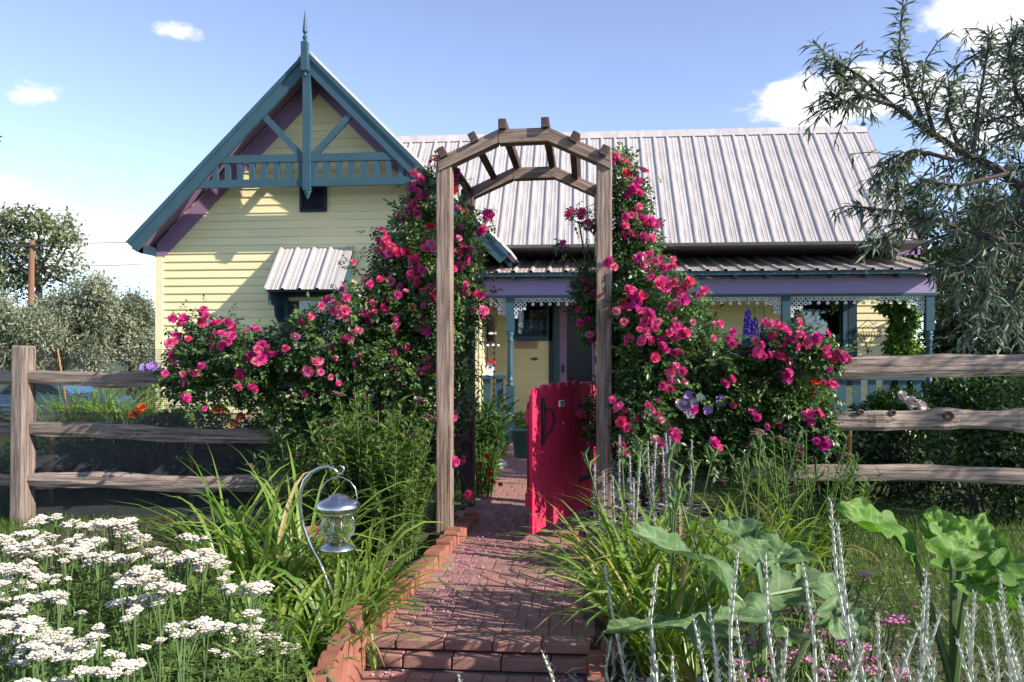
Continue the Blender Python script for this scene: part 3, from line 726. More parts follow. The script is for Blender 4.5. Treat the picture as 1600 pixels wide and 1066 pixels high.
m = MB(); m.add(tube([hc + Vector((0, 0, .90)), hc + Vector((0, 0, .80)), hc + gn * .004 + Vector((0, 0, .68)), hc + Vector((0, 0, .60))], [.012, .016, .010, .014], 8))
m.add(tube([hc + Vector((0, 0, .84)) , hc + gn * .05 - gdir * .03 + Vector((0, 0, .82)), hc + gn * .06 - gdir * .045 + Vector((0, 0, .76)), hc + gn * .05 - gdir * .03 + Vector((0, 0, .70)), hc + gn * .01 + Vector((0, 0, .63))], [.006, .008, .009, .008, .006], 8))
part('handle', m.get(), MT['iron'], GT)
pc = hinge + gdir * (glen - .46) + gn * .022
V, F = cbox(.045, .006, .022, .004)
pl = place('plaque', make_mesh('plaque', V, F, MT['white']), GT, pc + Vector((0, 0, .845)), (0, 0, ang)); pl['label'] = 'small white plaque with two dark lines'
for (zz, segs) in ((.009, ((-.032, -.012), (-.008, .030))), (-.008, ((-.026, -.016), (-.010, .004), (.010, .024)))):
    for (a, b) in segs:
        s_ = 1 if gn.dot(Vector((-math.sin(ang), math.cos(ang), 0))) > 0 else -1
        V, F = box(a, b, min(s_ * .0065, s_ * .0085), max(s_ * .0065, s_ * .0085), zz - .004, zz + .004)
        mk = place('plaque_mark', make_mesh('plaque_mark', V, F, MT['iron']), GT, pc + Vector((0, 0, .845)), (0, 0, ang))
for z in (0.28, 0.80):
    beam('hinge_strap', hinge + gn * .016 + gdir * .0 + Vector((0, 0, z)), hinge + gn * .016 + gdir * .30 + Vector((0, 0, z)), .006, .035, MT['iron'], GT, .002)
# narrow return leaf behind the gate's free edge
gl = P(826, 700, 6.05)
NG = thing('gate_leaf', 'narrow dark red plank leaf standing behind the open crimson gate', 'gate', (gl.x, 6.05, 0))
for k in range(2):
    V, F = extrude_xz([(-.033, .12), (.033, .12), (.033, .80), (.02, .825), (-.02, .825), (-.033, .80)], -.011, .011)
    place('gate_board', make_mesh('gate_board', V, F, MT['red']), NG, (gl.x + .02 + k * .069, 6.05 + .02 * k, 0), (0, 0, .12))
beam('gate_rail', (gl.x - .01, 6.078, .6), (gl.x + .12, 6.10, .6), .03, .07, MT['red'], NG); beam('gate_stake', (gl.x + .05, 6.10, -.05), (gl.x + .05, 6.10, .7), .03, .03, MT['wood3'], NG)

# ------------------------------------------------------------------ split rail fences
def split_rail(name, p0, p1, w, h, mat, parent, seed, knots=()):
    """riven rail: uneven cross-section, tapered ends, gentle bends; own X along its length"""
    r = np.random.default_rng(seed); p0 = Vector(p0); p1 = Vector(p1); Ln = (p1 - p0).length; n = 72; k = 12
    ts = np.linspace(0, 1, n); V = []; F = []
    ang = np.linspace(0, 2 * PI, k, endpoint=False) + r.uniform(-.18, .18, k)
    base = np.abs(np.cos(ang)) ** 5 + np.abs(np.sin(ang)) ** 5; base = (1 / base) ** (1 / 5) * r.uniform(.9, 1.05, k)
    ph = r.uniform(0, 6, 12)
    for t in ts:
        tap = 1 - .30 * (np.exp(-t * Ln / .10) + np.exp(-(1 - t) * Ln / .10))
        cy = .010 * math.sin(t * 5 + ph[0]) + .006 * math.sin(t * 13 + ph[1]); cz = .014 * math.sin(t * 4.2 + ph[2]) + .006 * math.sin(t * 15 + ph[3])
        for j in range(k):
            rr = base[j] * tap * (1 + .06 * math.sin(t * 17 + ph[4 + j % 8] + j) + .05 * math.sin(t * 6 + ph[(j * 3) % 12]))
            y_ = cy + math.cos(ang[j]) * w / 2 * rr; z_ = cz + math.sin(ang[j]) * h / 2 * rr + .0035 * math.sin(t * 41 + ph[j % 12] * 2)
            for (kt, ka) in knots:
                e = math.exp(-((t - kt) * Ln / .07) ** 2); z_ += ka * e * (1.0 if math.sin(ang[j]) > 0 else -.9); y_ -= .02 * e * (math.cos(ang[j]) < -.3)
            V.append(((t - .5) * Ln, y_, z_))
    for i in range(n - 1):
        for j in range(k):
            j2 = (j + 1) % k; F.append((i * k + j, i * k + j2, (i + 1) * k + j2, (i + 1) * k + j))
    F.append(tuple(reversed(range(k)))); F.append(tuple(range((n - 1) * k, n * k)))
    o = place(name, make_mesh(name, V, F, mat), parent, (p0 + p1) / 2, frame_of(p1 - p0)); return o
YF = 5.45
FL = thing('split_rail_fence', 'grey split rail fence backed by dark wire mesh beside the white yarrow', 'fence', (-3.0, YF, 0))
FR = thing('split_rail_fence', 'weathered split rail fence behind the pink roses and big leafed plants', 'fence', (3.0, YF, 0))
def fence_post(x, y, top, parent, mat=None):
    m = make_mesh('post', *cbox((top + .1) / 2, .052, .075, .014, .006, random.Random(int(x * 100))), mat or MT['wood'])
    o = place('post', m, parent, (x, y, (top - .1) / 2), Matrix(((0, 0, -1), (1, 0, 0), (0, -1, 0))).transposed() if False else frame_of((0.0, 0.008, 1)))
    return o
xl = P(36, 700, YF).x
fence_post(xl, YF, 1.235, FL); fence_post(-1.25, YF + .02, 1.2, FL)
for (z0, z1, s_) in ((1.015, 1.025, 1), (0.655, 0.60, 2), (0.295, 0.29, 3)):
    split_rail('rail', (xl + .01, YF, z0), (-1.22, YF + .02, z1), .055, .105, MT['wood'], FL, s_)
    split_rail('rail', (xl - 2.6, YF + .04, z0 - .01), (xl - .0, YF + .02, z0 - .015), .055, .10, MT['wood'], FL, s_ + 20)
    m = make_mesh('mortise', *cbox(.038, .003, .016, .002), MT['iron'])
xr0 = 0.55
fence_post(xr0, YF, 1.25, FR); fence_post(4.3, YF, 1.3, FR)
split_rail('rail', (xr0, YF, 1.09), (4.25, YF, 1.135), .06, .135, MT['wood'], FR, 31)
split_rail('rail', (xr0, YF, 0.72), (4.25, YF, 0.79), .06, .115, MT['wood'], FR, 32, ((.60, .022), (.47, .012), (.36, .006)))
for (px_, py_, s_) in ((1345, 644, .013), (1395, 645, .014), (1482, 650, .022)):
    kp = P(px_, py_, YF - .042); V, F = lathe([(s_ * 1.5, -.012), (s_ * 1.4, .002), (s_ * .85, .004), (s_ * .7, -.003), (.002, -.004)], (0, 0, 0), 12)
    part('knot', ([(kp.x + v[0] * 1.2, kp.y - v[2], kp.z + v[1]) for v in V], F), MT['wood3'], FR, smooth=True)
split_rail('rail', (xr0, YF, 0.40), (4.25, YF, 0.425), .06, .10, MT['wood'], FR, 33)
# wire mesh on the left fence
def wire_grid(x0, x1, z0, z1, sx, sz, t, y, rng):
    V = []; F = []
    def quad(a, b, c, d):
        k = len(V); V.extend([a, b, c, d]); F.append((k, k + 1, k + 2, k + 3))
    n = int((x1 - x0) / sx)
    for i in range(n + 1):
        x = x0 + i * sx + rng.uniform(-.0006, .0006); quad((x - t, y, z0), (x, y - t, z0), (x, y - t, z1), (x - t, y, z1)); quad((x, y - t, z0), (x + t, y, z0), (x + t, y, z1), (x, y - t, z1))
    n = int((z1 - z0) / sz)
    for i in range(n + 1):
        z = z0 + i * sz + rng.uniform(-.0006, .0006); quad((x0, y + .002, z - t), (x1, y + .002, z - t), (x1, y, z + t), (x0, y, z + t))
    return np.array(V), np.array(F)
MT['wire'] = mat_plain('dark_wire', (.055, .058, .07), .5, .3, var=.15, scale=20)
wr = np.random.default_rng(3)
part('wire_mesh', wire_grid(-6.6, -1.72, 0.76, 1.215, .0135, .0135, .0009, YF + .075, wr), MT['wire'], FL, kind='stuff')
part('fine_wire_mesh', wire_grid(-6.6, -1.72, 0.0, 0.765, .008, .008, .0017, YF + .085, wr), MT['wire'], FL, kind='stuff')
def stake(name, label, cat, p0, p1, r, mat, group=None):
    t = part(name, tube([p0, Vector(p0).lerp(Vector(p1), .5), p1], [r, r, r * .9], 8), mat, at=p0); return tag(t, label, cat, group)
stake('bamboo_cane', 'thin pale bamboo cane leaning behind the wire mesh', 'stake', P(108, 660, YF + .2), P(90, 545, YF + .2), .007, MT['stake'])
stake('metal_stake', 'black metal stake at the end of the wire mesh', 'stake', Vector((-1.72, YF + .05, -.05)), Vector((-1.72, YF + .05, .42)), .010, MT['iron'])
for px, lb in ((80, 'short pine stake behind the mesh close to the fence post'), (299, 'short pine stake behind the mesh near the rose bush')):
    a = P(px, 690, YF + .5); stake('pine_stake', lb, 'stake', Vector((a.x, a.y, -.05)), Vector((a.x, a.y, P(px, 680, YF + .5).z + .08)), .016, MT['stake'])
stake('pine_stake', 'short pine stake between the lower rails behind the right fence', 'stake', Vector((P(1328, 690, YF + .4).x, YF + .4, 0)), Vector((P(1328, 690, YF + .4).x, YF + .4, P(1328, 662, YF + .4).z)), .014, MT['stake'])
# ------------------------------------------------------------------ plant helpers
def unit(a): return a / np.maximum(1e-9, np.linalg.norm(a, axis=-1, keepdims=True))
def rnd_dirs(r, n): return unit(r.normal(size=(n, 3)))
def leaf_geo(pos, d, nrm, Ln, Wd, fold=0.25, curl=0.15, wide=0.45):
    """n folded leaves -> V, F: base pos, axis d, face normal nrm"""
    n = len(pos); d = unit(d); x = unit(np.cross(d, nrm)); z = np.cross(x, d)
    Ln = np.broadcast_to(Ln, (n,))[:, None]; Wd = np.broadcast_to(Wd, (n,))[:, None]
    base = pos; mid = pos + d * Ln * .5 - z * Ln * curl * .15; tip = pos + d * Ln - z * Ln * curl
    R_ = pos + d * Ln * wide + x * Wd / 2 + z * Wd * fold; L_ = pos + d * Ln * wide - x * Wd / 2 + z * Wd * fold
    V = np.stack([base, R_, tip, mid, L_], 1).reshape(-1, 3)
    i = np.arange(n)[:, None] * 5
    F = np.concatenate([i + np.array([0, 1, 2, 3]), i + np.array([0, 3, 2, 4])], 0)
    return V, F
def join_geo(parts):
    V = []; F = []; T = []; b = 0
    for (v, f, t) in parts: V.append(v); F.append(f + b); T.append(t); b += len(v)
    return np.concatenate(V), np.concatenate(F), np.concatenate(T)
def ell(px, py, rx, ry, Y, rd):
    c = P(px, py, Y); u = (px - 800) / FPX; k = (Y / (sn * u + cs)) / FPX
    return (np.array(c), np.array([rx * k, rd, ry * k]))
def sample_ells(r, ells, n, shell=0.45):
    """points inside a union of ellipsoids, more of them towards the surface, and the outward direction there"""
    vol = np.array([e[1].prod() ** .75 for e in ells]); pick = r.choice(len(ells), n, p=vol / vol.sum())
    d = rnd_dirs(r, n); rad = r.uniform(shell ** 3, 1, n) ** (1 / 3)
    rad *= 1 + .16 * np.sin(d[:, 0] * 7 + pick) * np.sin(d[:, 2] * 9 + pick * 2)
    C = np.array([e[0] for e in ells])[pick]; R = np.array([e[1] for e in ells])[pick]
    return C + d * R * rad[:, None], d
def clump_tone(pos, r, k=5.0, amp=.30, base=.5, jitter=.22):
    ph = r.uniform(0, 6, (3, 3)); t = np.zeros(len(pos))
    for a in ph: t += np.sin(pos[:, 0] * k * (1 + a[0] * .2) + a[0]) * np.sin(pos[:, 1] * k + a[1]) * np.sin(pos[:, 2] * k * (1 + a[2] * .1) + a[2])
    return np.clip(base + amp * t + r.normal(0, jitter, len(pos)), 0, 1)
def simple_leaves(r, pos, out, Ln, Wd, up=.35, spread=.8, fold=.2, curl=.2, tone=None, droop=0.0):
    n = len(pos); d = unit(out * (1 - spread * .4) + rnd_dirs(r, n) * spread + np.array([0, 0, up - droop]))
    nr = unit(np.array([0, 0, 1.0]) + rnd_dirs(r, n) * .7 + out * .4)
    V, F = leaf_geo(pos, d, nr, Ln * r.uniform(.7, 1.25, n), Wd * r.uniform(.75, 1.2, n), fold, curl)
    t = clump_tone(pos, r) if tone is None else tone
    return V, F, np.repeat(t, 5)
def rose_leaves(r, pos, out, Ln, tone):
    """pinnate rose leaves of five leaflets"""
    n = len(pos); d = unit(out * .7 + rnd_dirs(r, n) * .8 + np.array([0, 0, .05])); nr = unit(np.array([0.25, -.2, 1.0]) + rnd_dirs(r, n) * .55 + out * .4)
    x = unit(np.cross(d, nr)); S = Ln * r.uniform(.7, 1.3, n); res = []
    for (along, side, sz) in ((1.0, 0, 1.0), (.62, .85, .9), (.62, -.85, .9), (.2, .95, .75), (.2, -.95, .75)):
        p = pos + d * (S * along * 1.25)[:, None]; dd = d * (1 if side == 0 else .55) + x * side - np.array([0, 0, .15])
        V, F = leaf_geo(p, dd, nr + rnd_dirs(r, n) * .25, S * sz, S * sz * .62, .16, .15, .5)
        res.append((V, F, np.repeat(np.clip(tone + r.normal(0, .08, n), 0, 1), 5)))
    return join_geo(res)
def straps(r, bases, az, el, Ln, Wd, droop, nseg=7, twist=.4):
    """arching strap leaves with a folded keel"""
    n = len(bases); P0 = bases.copy(); h = np.stack([np.cos(az), np.sin(az), np.zeros(n)], 1); side = np.stack([-np.sin(az), np.cos(az), np.zeros(n)], 1)
    rows = []; e = el.copy(); step = Ln / nseg; p = P0
    tw = r.normal(0, twist, n)
    for k in range(nseg + 1):
        t = k / nseg; w = Wd * (np.minimum(1, .55 + 1.6 * t) * (1 - t ** 2.6)) + .0006
        dirv = h * np.cos(e)[:, None] + np.array([0, 0, 1.0]) * np.sin(e)[:, None]; nr = np.cross(side, dirv)
        s_ = side * np.cos(tw * t)[:, None] + nr * np.sin(tw * t)[:, None]
        rows.append(np.stack([p - s_ * w[:, None] / 2 + nr * w[:, None] * -.18, p, p + s_ * w[:, None] / 2 + nr * w[:, None] * -.18], 1))
        p = p + dirv * step[:, None]; e = e - droop / nseg * (.35 + 1.5 * t); p[:, 2] = np.maximum(p[:, 2], bases[:, 2] + .01)
    A = np.stack(rows, 1)             # n, seg+1, 3, 3
    V = A.reshape(-1, 3); m = nseg + 1
    i = np.arange(n)[:, None, None] * (m * 3) + np.arange(nseg)[None, :, None] * 3
    F = np.concatenate([(i + np.array([0, 1, 4, 3])).reshape(-1, 4), (i + np.array([1, 2, 5, 4])).reshape(-1, 4)])
    return V, F, m * 3
def stems_geo(lines, n=5):
    m = MB()
    for pts, rr in lines: m.add(tube(pts, rr, n))
    return m.get()
def foliage(name, geo, mat, parent):
    o = part(name, (geo[0], geo[1]), mat, parent, tone=geo[2], kind='stuff'); return o
def petal_ring(r, n, r0, length, tilt, width, z0, cup=.25):
    V = []; F = []
    for k in range(n):
        a = 2 * PI * k / n + r.uniform(-.25, .25); t = tilt + r.uniform(-.15, .15); w = width * r.uniform(.85, 1.15); L_ = length * r.uniform(.85, 1.1)
        ca, sa = math.cos(a), math.sin(a); b = len(V)
        for (f, ww, lift) in ((0, .35, 0), (.55, 1.0, -.10), (1.0, .75, .02 + cup * .3)):
            rad = r0 + L_ * f * math.cos(t + lift); zz = z0 + L_ * f * math.sin(t + lift)
            for s_ in (-1, 1):
                V.append((rad * ca - s_ * w / 2 * ww * sa, rad * sa + s_ * w / 2 * ww * ca, zz + cup * w * (.25 if f > 0 else 0)))
        F += [(b, b + 1, b + 3, b + 2), (b + 2, b + 3, b + 5, b + 4)]
    return V, F
def rose_mesh(name, r, mat, open_=1.0, size=.034):
    m = MB()
    m.add(petal_ring(r, 4, .1, .55, 1.25, .55, .0)); m.add(petal_ring(r, 6, .15, .75, .95 - .1 * open_, .75, -.02)); m.add(petal_ring(r, 7, .18, .95, .60 - .25 * open_, .85, -.06)); m.add(petal_ring(r, 7, .2, 1.05, .25 - .35 * open_, .9, -.12))
    return make_mesh(name, [v * size for v in m.V], m.F, mat)
def aim(o_dir, r):
    d = Vector(o_dir).normalized(); q = d.to_track_quat('Z', 'Y').to_matrix(); return q @ Matrix.Rotation(r.uniform(0, 6.28), 3, 'Z')

# foliage colours
def gcol(*c): return [tuple(v) for v in c]
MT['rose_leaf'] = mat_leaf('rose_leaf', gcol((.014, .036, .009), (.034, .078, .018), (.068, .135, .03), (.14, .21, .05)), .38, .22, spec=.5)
MT['spirea_leaf'] = mat_leaf('spirea_leaf', gcol((.035, .075, .014), (.07, .135, .026), (.125, .205, .045), (.20, .26, .075)), .45, .34)
MT['lily_leaf'] = mat_leaf('daylily_leaf', gcol((.05, .11, .014), (.10, .195, .028), (.17, .28, .045), (.24, .34, .07), (.27, .35, .08), (.40, .31, .13)), .38, .36, spec=.5)
MT['yarrow_leaf'] = mat_leaf('yarrow_leaf', gcol((.06, .11, .028), (.11, .185, .045), (.17, .26, .065), (.25, .33, .11)), .6, .34)
MT['peony_leaf'] = mat_leaf('peony_leaf', gcol((.02, .06, .015), (.045, .11, .022), (.085, .17, .035)), .35, .25, spec=.5)
MT['grass'] = mat_leaf('lawn_grass', gcol((.045, .10, .015), (.085, .16, .024), (.14, .22, .04)), .55, .3)
MT['silver'] = mat_leaf('silver_leaf', gcol((.20, .25, .16), (.34, .39, .28), (.50, .53, .42)), .7, .2)
MT['silverstem'] = mat_plain('silver_stem', (.60, .60, .50), .8, var=.12, scale=30)
MT['lamb'] = mat_leaf('lambs_ear', gcol((.22, .22, .22), (.34, .33, .34), (.46, .42, .44)), .9, .1)
MT['olive_near'] = mat_leaf('silver_tree_leaf', gcol((.05, .075, .05), (.10, .14, .09), (.18, .23, .15), (.30, .35, .24)), .5, .28)
MT['olive_far'] = mat_leaf('grey_tree_leaf', gcol((.09, .11, .065), (.20, .225, .14), (.30, .32, .21), (.40, .41, .29)), .7, .2)
MT['elm'] = mat_leaf('elm_leaf', gcol((.08, .11, .05), (.16, .20, .09), (.26, .30, .16)), .6, .25)
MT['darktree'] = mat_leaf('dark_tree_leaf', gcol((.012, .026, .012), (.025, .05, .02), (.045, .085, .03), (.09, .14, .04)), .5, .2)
MT['vine'] = mat_leaf('vine_leaf', gcol((.05, .11, .018), (.10, .20, .03), (.16, .27, .05)), .45, .35)
MT['brownleaf'] = mat_leaf('dry_twig', gcol((.04, .025, .015), (.10, .065, .04), (.18, .12, .08)), .8, .1)
MT['stem'] = mat_plain('green_stem', (.075, .13, .035), .7, var=.25, scale=20)
MT['cane'] = mat_plain('rose_cane', (.06, .07, .03), .7, var=.3, scale=20)
MT['bark'] = mat_plain('tree_bark', (.07, .055, .045), .9, var=.35, scale=12, bump=.6, bscale=25)
MT['pink'] = mat_petal('pink_rose_petal', [(.60, .035, .31), (.80, .070, .30), (.86, .12, .36), (.70, .045, .33), (.88, .20, .42), (.84, .06, .20), (.86, .34, .46)], .32)
MT['redrose'] = mat_petal('coral_red_petal', [(.75, .03, .07), (.80, .07, .10)], .28)
MT['yarrow'] = mat_plain('white_yarrow_floret', (.58, .535, .43), .8, var=.18, scale=60, objvar=.05)
MT['pinkfl'] = mat_petal('pale_pink_floret', [(.55, .20, .34), (.66, .33, .42), (.60, .24, .40), (.70, .42, .42)], .2)
MT['brownfl'] = mat_plain('spent_brown_floret', (.13, .075, .06), .9, var=.3, scale=60)
MT['orange'] = mat_petal('orange_petal', [(.80, .13, .02), (.78, .20, .03)], .25)
MT['poppy'] = mat_petal('scarlet_petal', [(.78, .06, .01), (.80, .09, .02)], .25)
MT['whitefl'] = mat_petal('white_petal', [(.80, .76, .70), (.82, .74, .72)], .2)
MT['purple'] = mat_petal('purple_petal', [(.08, .03, .42), (.11, .05, .50)], .2)
MT['mauvefl'] = mat_petal('mauve_petal', [(.36, .20, .55), (.42, .26, .58)], .2)

# ------------------------------------------------------------------ climbing roses
rr = random.Random(21)
BL = [rose_mesh('rose_bloom', rr, MT['pink'], o, s) for o, s in ((1.0, .036), (.8, .034), (.5, .032), (1.1, .040), (.9, .030), (.2, .027))]
BLR = [rose_mesh('rose_bloom', rr, MT['redrose'], o, s) for o, s in ((.5, .032), (.2, .027))]
def rose_bush(label, ells, clusters, seed, nleaf, canes, Yf, base):
    r = np.random.default_rng(seed); q = random.Random(seed)
    R_ = thing('climbing_rose', label, 'rose', base, 'climbing roses on the arbor and fence')
    pos, out = sample_ells(r, ells, nleaf, .25)
    def clear(p):   # the front posts stay in front of the roses
        keep = np.ones(len(p), bool)
        for ax in (axl, axr): keep &= ~((np.abs(p[:, 0] - ax) < .085) & (p[:, 1] < ay0 + .09))
        keep &= ~((p[:, 0] > -.80) & (p[:, 0] < .03) & (p[:, 1] < 5.3))
        return keep
    kp = clear(pos) & (pos[:, 2] > .04); pos, out = pos[kp], out[kp]
    geos = [rose_leaves(r, pos, out, .036, clump_tone(pos, r, 6, .28, .48, .18))]
    fp = []; fo = []
    for cl in clusters:
        px, py, n = cl[:3]; rad = (cl[3] if len(cl) > 3 and not isinstance(cl[3], str) else 6 + 3.2 * math.sqrt(n)); red = 'r' in cl
        Yc = Yf(px, py)
        for k in range(n):
            a = q.uniform(0, 6.28); d = rad * math.sqrt(q.random()) * (1 if n > 1 else 0)
            p = P(px + d * math.cos(a), py + d * math.sin(a) * .85, Yc + q.uniform(-.05, .07))
            if abs(p.x - axl) < .09 and p.y < ay0 + .1 and q.random() < .6: p.y = ay0 + .14
            dr_ = Vector((.25 + q.gauss(0, .55) + .5 * math.cos(a), -.85 + q.gauss(0, .3), .35 + q.gauss(0, .45) - .4 * math.sin(a)))
            me = BLR[q.randrange(2)] if red else BL[min(5, int(q.random() ** 1.2 * 6))]
            place('rose_bloom', me, R_, p, aim(dr_, q), q.uniform(.46, .90))
            fp.append(p)
        fo.append((P(px, py, Yc + .10), rad))
    # leaves that carry each cluster
    lp = []; 
    for c, rad in fo:
        for k in range(int(7 + rad * .5)):
            lp.append(np.array(c) + np.array([q.gauss(0, rad / 230), q.uniform(-.08, .12), q.gauss(-.02, rad / 230)]))
    lp = np.array(lp); lp = lp[clear(lp)]; o2 = unit(r.normal(size=lp.shape) + np.array([0, -.6, .1]))
    geos.append(rose_leaves(r, lp, o2, .036, np.clip(r.normal(.55, .2, len(lp)), 0, 1)))
    foliage('rose_foliage', join_geo(geos), MT['rose_leaf'], R_)
    lines = []
    for pts in canes: lines.append((pts, [.013 - .009 * i / (len(pts) - 1) for i in range(len(pts))]))
    for c, rad in fo:    # twig to each cluster from inside the bush
        j = r.integers(len(pos)); cand = pos[r.integers(0, len(pos), 60)]; b = cand[np.argmin(np.linalg.norm(cand - np.array(c), axis=1))]
        lines.append(([Vector(b), Vector(b).lerp(c, .5) + Vector((0, 0, .03)), c], [.004, .003, .002]))
    part('canes', stems_geo(lines), MT['cane'], R_, kind='stuff')
    return R_
CL = [(279,499,3),(320,495,6),(343,506,2),(362,509,3),(271,530,5),(292,535,2),(350,532,9,22),(393,520,3),(267,557,2),(274,572,1),(315,580,2),(299,585,2),(286,584,1),(403,551,8,20),(423,546,3),(403,575,3),(371,588,2),(398,610,3),(372,605,1),(284,599,2),(292,629,4),(319,639,1),(258,584,1),(469,501,2),(483,494,2),(502,478,1),(475,511,1),(447,546,2),(485,563,1,'r'),(493,574,4),(481,580,2),(517,544,1),(523,560,1),(519,597,2),(476,616,1),(562,618,5),(562,582,2,'r'),(582,590,2),(559,564,2),(534,487,6),(542,523,4),(576,500,2),(576,481,3),(607,478,3),(621,512,2),(627,497,2),(666,514,4),(645,480,1,'r'),(684,473,3),(621,549,2),(627,580,9,23),(662,563,2),(666,578,5),(649,618,2),(599,636,2),(706,651,3,5),(503,684,1),
 (683,254,3),(651,278,2),(648,294,3),(662,303,5),(644,309,3),(643,323,2),(633,334,4),(646,333,3),(596,367,5),(610,378,3),(599,392,4),(679,357,2,'r'),(713,364,3),(639,389,2,'r'),(626,400,4),(650,412,4),(668,380,3),(682,388,4),(635,428,4),(655,430,3),(657,446,5),(674,457,5),(690,463,3),(672,475,3),(718,455,7,17),(754,456,3),(747,484,7,15),(758,360,3),(763,336,1),(729,391,4),(724,408,4),(710,401,2),(600,440,3),(574,441,3),(626,458,4),(607,462,3),(577,490,4),(552,410,1),(711,298,1,'r'),(708,279,3),(713,723,2,4),(734,772,2,4),(724,330,2),(540,455,3),(560,520,2),(640,540,2),(520,470,2),(455,525,2),(700,420,2),(655,505,3)]
CLeft_ells = [ell(672,300,24,40,5.75,.22), ell(655,360,40,45,5.7,.28), ell(640,420,62,50,5.65,.3), ell(726,400,26,75,5.95,.28), ell(724,480,26,60,5.85,.3), ell(655,490,75,55,5.55,.34), ell(575,490,48,42,5.5,.3),
 ell(615,570,100,62,5.5,.36), ell(505,540,85,50,5.42,.3), ell(400,562,60,38,5.38,.26), ell(325,538,48,34,5.4,.24), ell(300,590,42,36,5.45,.22), ell(370,600,70,30,5.4,.24), ell(470,630,85,60,5.55,.32), ell(570,650,105,65,5.55,.36), ell(668,620,40,90,5.6,.36), ell(500,690,85,55,5.65,.3), ell(612,720,75,60,5.7,.3), ell(722,590,16,90,5.85,.2)]
def yl(px, py):
    if px > 700: return 5.62 if py < 600 else 5.25
    if py < 350: return 5.5
    return 5.28 if px > 560 else 5.14
g0 = Vector((-1.35, 5.65, 0))
rose_bush('huge pink climbing rose mounding over the left fence and up the arbor beside the gable', CLeft_ells, CL, 3, 15000,
  [[g0, P(640, 600, 5.7), P(660, 450, 5.75), P(672, 290, 5.75)], [g0, P(560, 620, 5.6), P(450, 560, 5.5), P(330, 530, 5.45), P(280, 505, 5.4)], [g0 + Vector((.3, 0, 0)), P(720, 550, 5.9), P(728, 400, 5.9), P(715, 290, 5.85)], [g0, P(590, 560, 5.6), P(560, 480, 5.55), P(600, 380, 5.5)], [g0, P(520, 640, 5.6), P(420, 590, 5.45), P(290, 600, 5.45)]], yl, (-1.35, 5.65, 0))
CR = [(1003,409,5),(1020,402,3),(1043,412,6),(1040,441,5),(1012,431,3),(1059,449,3),(1075,444,5),(1099,460,2),(1067,476,2),(1046,473,2),(990,458,6),(1001,469,4),(971,468,2,'r'),(965,485,2),(976,487,2),(1008,492,7),(1017,501,4),(1004,520,6),(982,509,2),(976,532,2),(1009,536,3),(1032,508,3),(1036,524,4),(1032,549,6),(1049,522,3),(1063,520,6),(1062,503,2),(1054,552,2),(1083,504,1),(1118,500,2),(1115,528,1),(1055,578,4),(1043,600,5,11),(1068,597,1),(939,608,2,5),(955,626,2,5),(974,638,5),(977,658,5),(979,670,4),(992,648,3),(1023,651,6),(1023,632,3),(1054,675,3),(1032,686,2),(979,693,2),(925,696,2,6),(934,680,2,6),(976,713,2),(912,646,2,6),
 (915,448,4),(926,464,3),(917,504,3),(902,482,2),(957,415,2),(923,524,3),(957,243,3),(969,249,2),(999,269,3),(980,265,2,'r'),(997,294,5),(977,300,2),(992,302,2),(997,322,2),(980,334,3),(996,335,3),(1009,342,3),(976,361,4),(1006,371,5),(987,366,2),(1015,352,2),(900,330,3),(922,347,2),(879,380,1)]
CRight_ells = [ell(972,270,16,30,5.75,.18), ell(982,330,28,42,5.7,.22), ell(990,400,42,45,5.65,.26), ell(1015,460,58,42,5.6,.28), ell(1010,530,66,52,5.55,.3), ell(1000,610,58,55,5.5,.3), ell(990,680,42,50,5.45,.28), ell(962,520,20,120,5.8,.25), ell(918,450,20,42,5.85,.18), ell(922,505,14,30,5.85,.15), ell(925,345,14,9,5.8,.08), ell(1075,510,40,36,5.5,.24), ell(935,655,20,42,5.75,.16), ell(1060,640,50,48,5.6,.26), ell(992,640,40,55,5.08,.17), ell(1015,565,46,44,5.12,.17), ell(1000,480,40,40,5.2,.17)]
def yr(px, py):
    if px < 950: return 5.66
    return 5.40 if py < 380 else 5.12 if py < 440 else 4.95
g1 = Vector((.45, 5.7, 0))
rose_bush('tall pink climbing rose smothering the arbor post beside the open red gate', CRight_ells, CR, 7, 9500,
  [[g1, P(985, 620, 5.65), P(975, 450, 5.7), P(972, 260, 5.75)], [g1, P(1010, 600, 5.6), P(1030, 480, 5.55), P(1085, 470, 5.5)], [g1, P(960, 600, 5.8), P(930, 500, 5.85), P(905, 350, 5.8), P(885, 335, 5.8)], [g1, P(955, 640, 5.75), P(925, 660, 5.75)]], yr, (.45, 5.7, 0))
CF = [(1210,506,6),(1226,525,9,19),(1251,508,2),(1254,531,8,17),(1283,528,6),(1297,549,6),(1316,558,6),(1292,574,2),(1174,552,3),(1194,552,3),(1207,549,3),(1187,539,2),(1226,561,4),(1224,582,3),(1145,528,4),(1115,529,1),(1295,597,4),(1138,597,2),(1184,649,2),(1210,663,4),(1263,650,4),(1282,653,3),(1283,690,4),(1170,692,2),(1118,701,3),(1247,705,2),(1146,633,1),(1085,640,1)]
CF_ells = [ell(1130,565,55,26,5.35,.18), ell(1225,545,60,26,5.3,.18), ell(1290,560,26,22,5.27,.14), ell(1175,615,95,40,5.45,.26), ell(1120,650,60,45,5.5,.26), ell(1235,640,62,42,5.38,.24), ell(1190,690,85,36,5.42,.26), ell(1275,675,30,34,5.32,.16), ell(1110,715,50,30,5.4,.22)]
g2 = Vector((1.35, 5.55, 0))
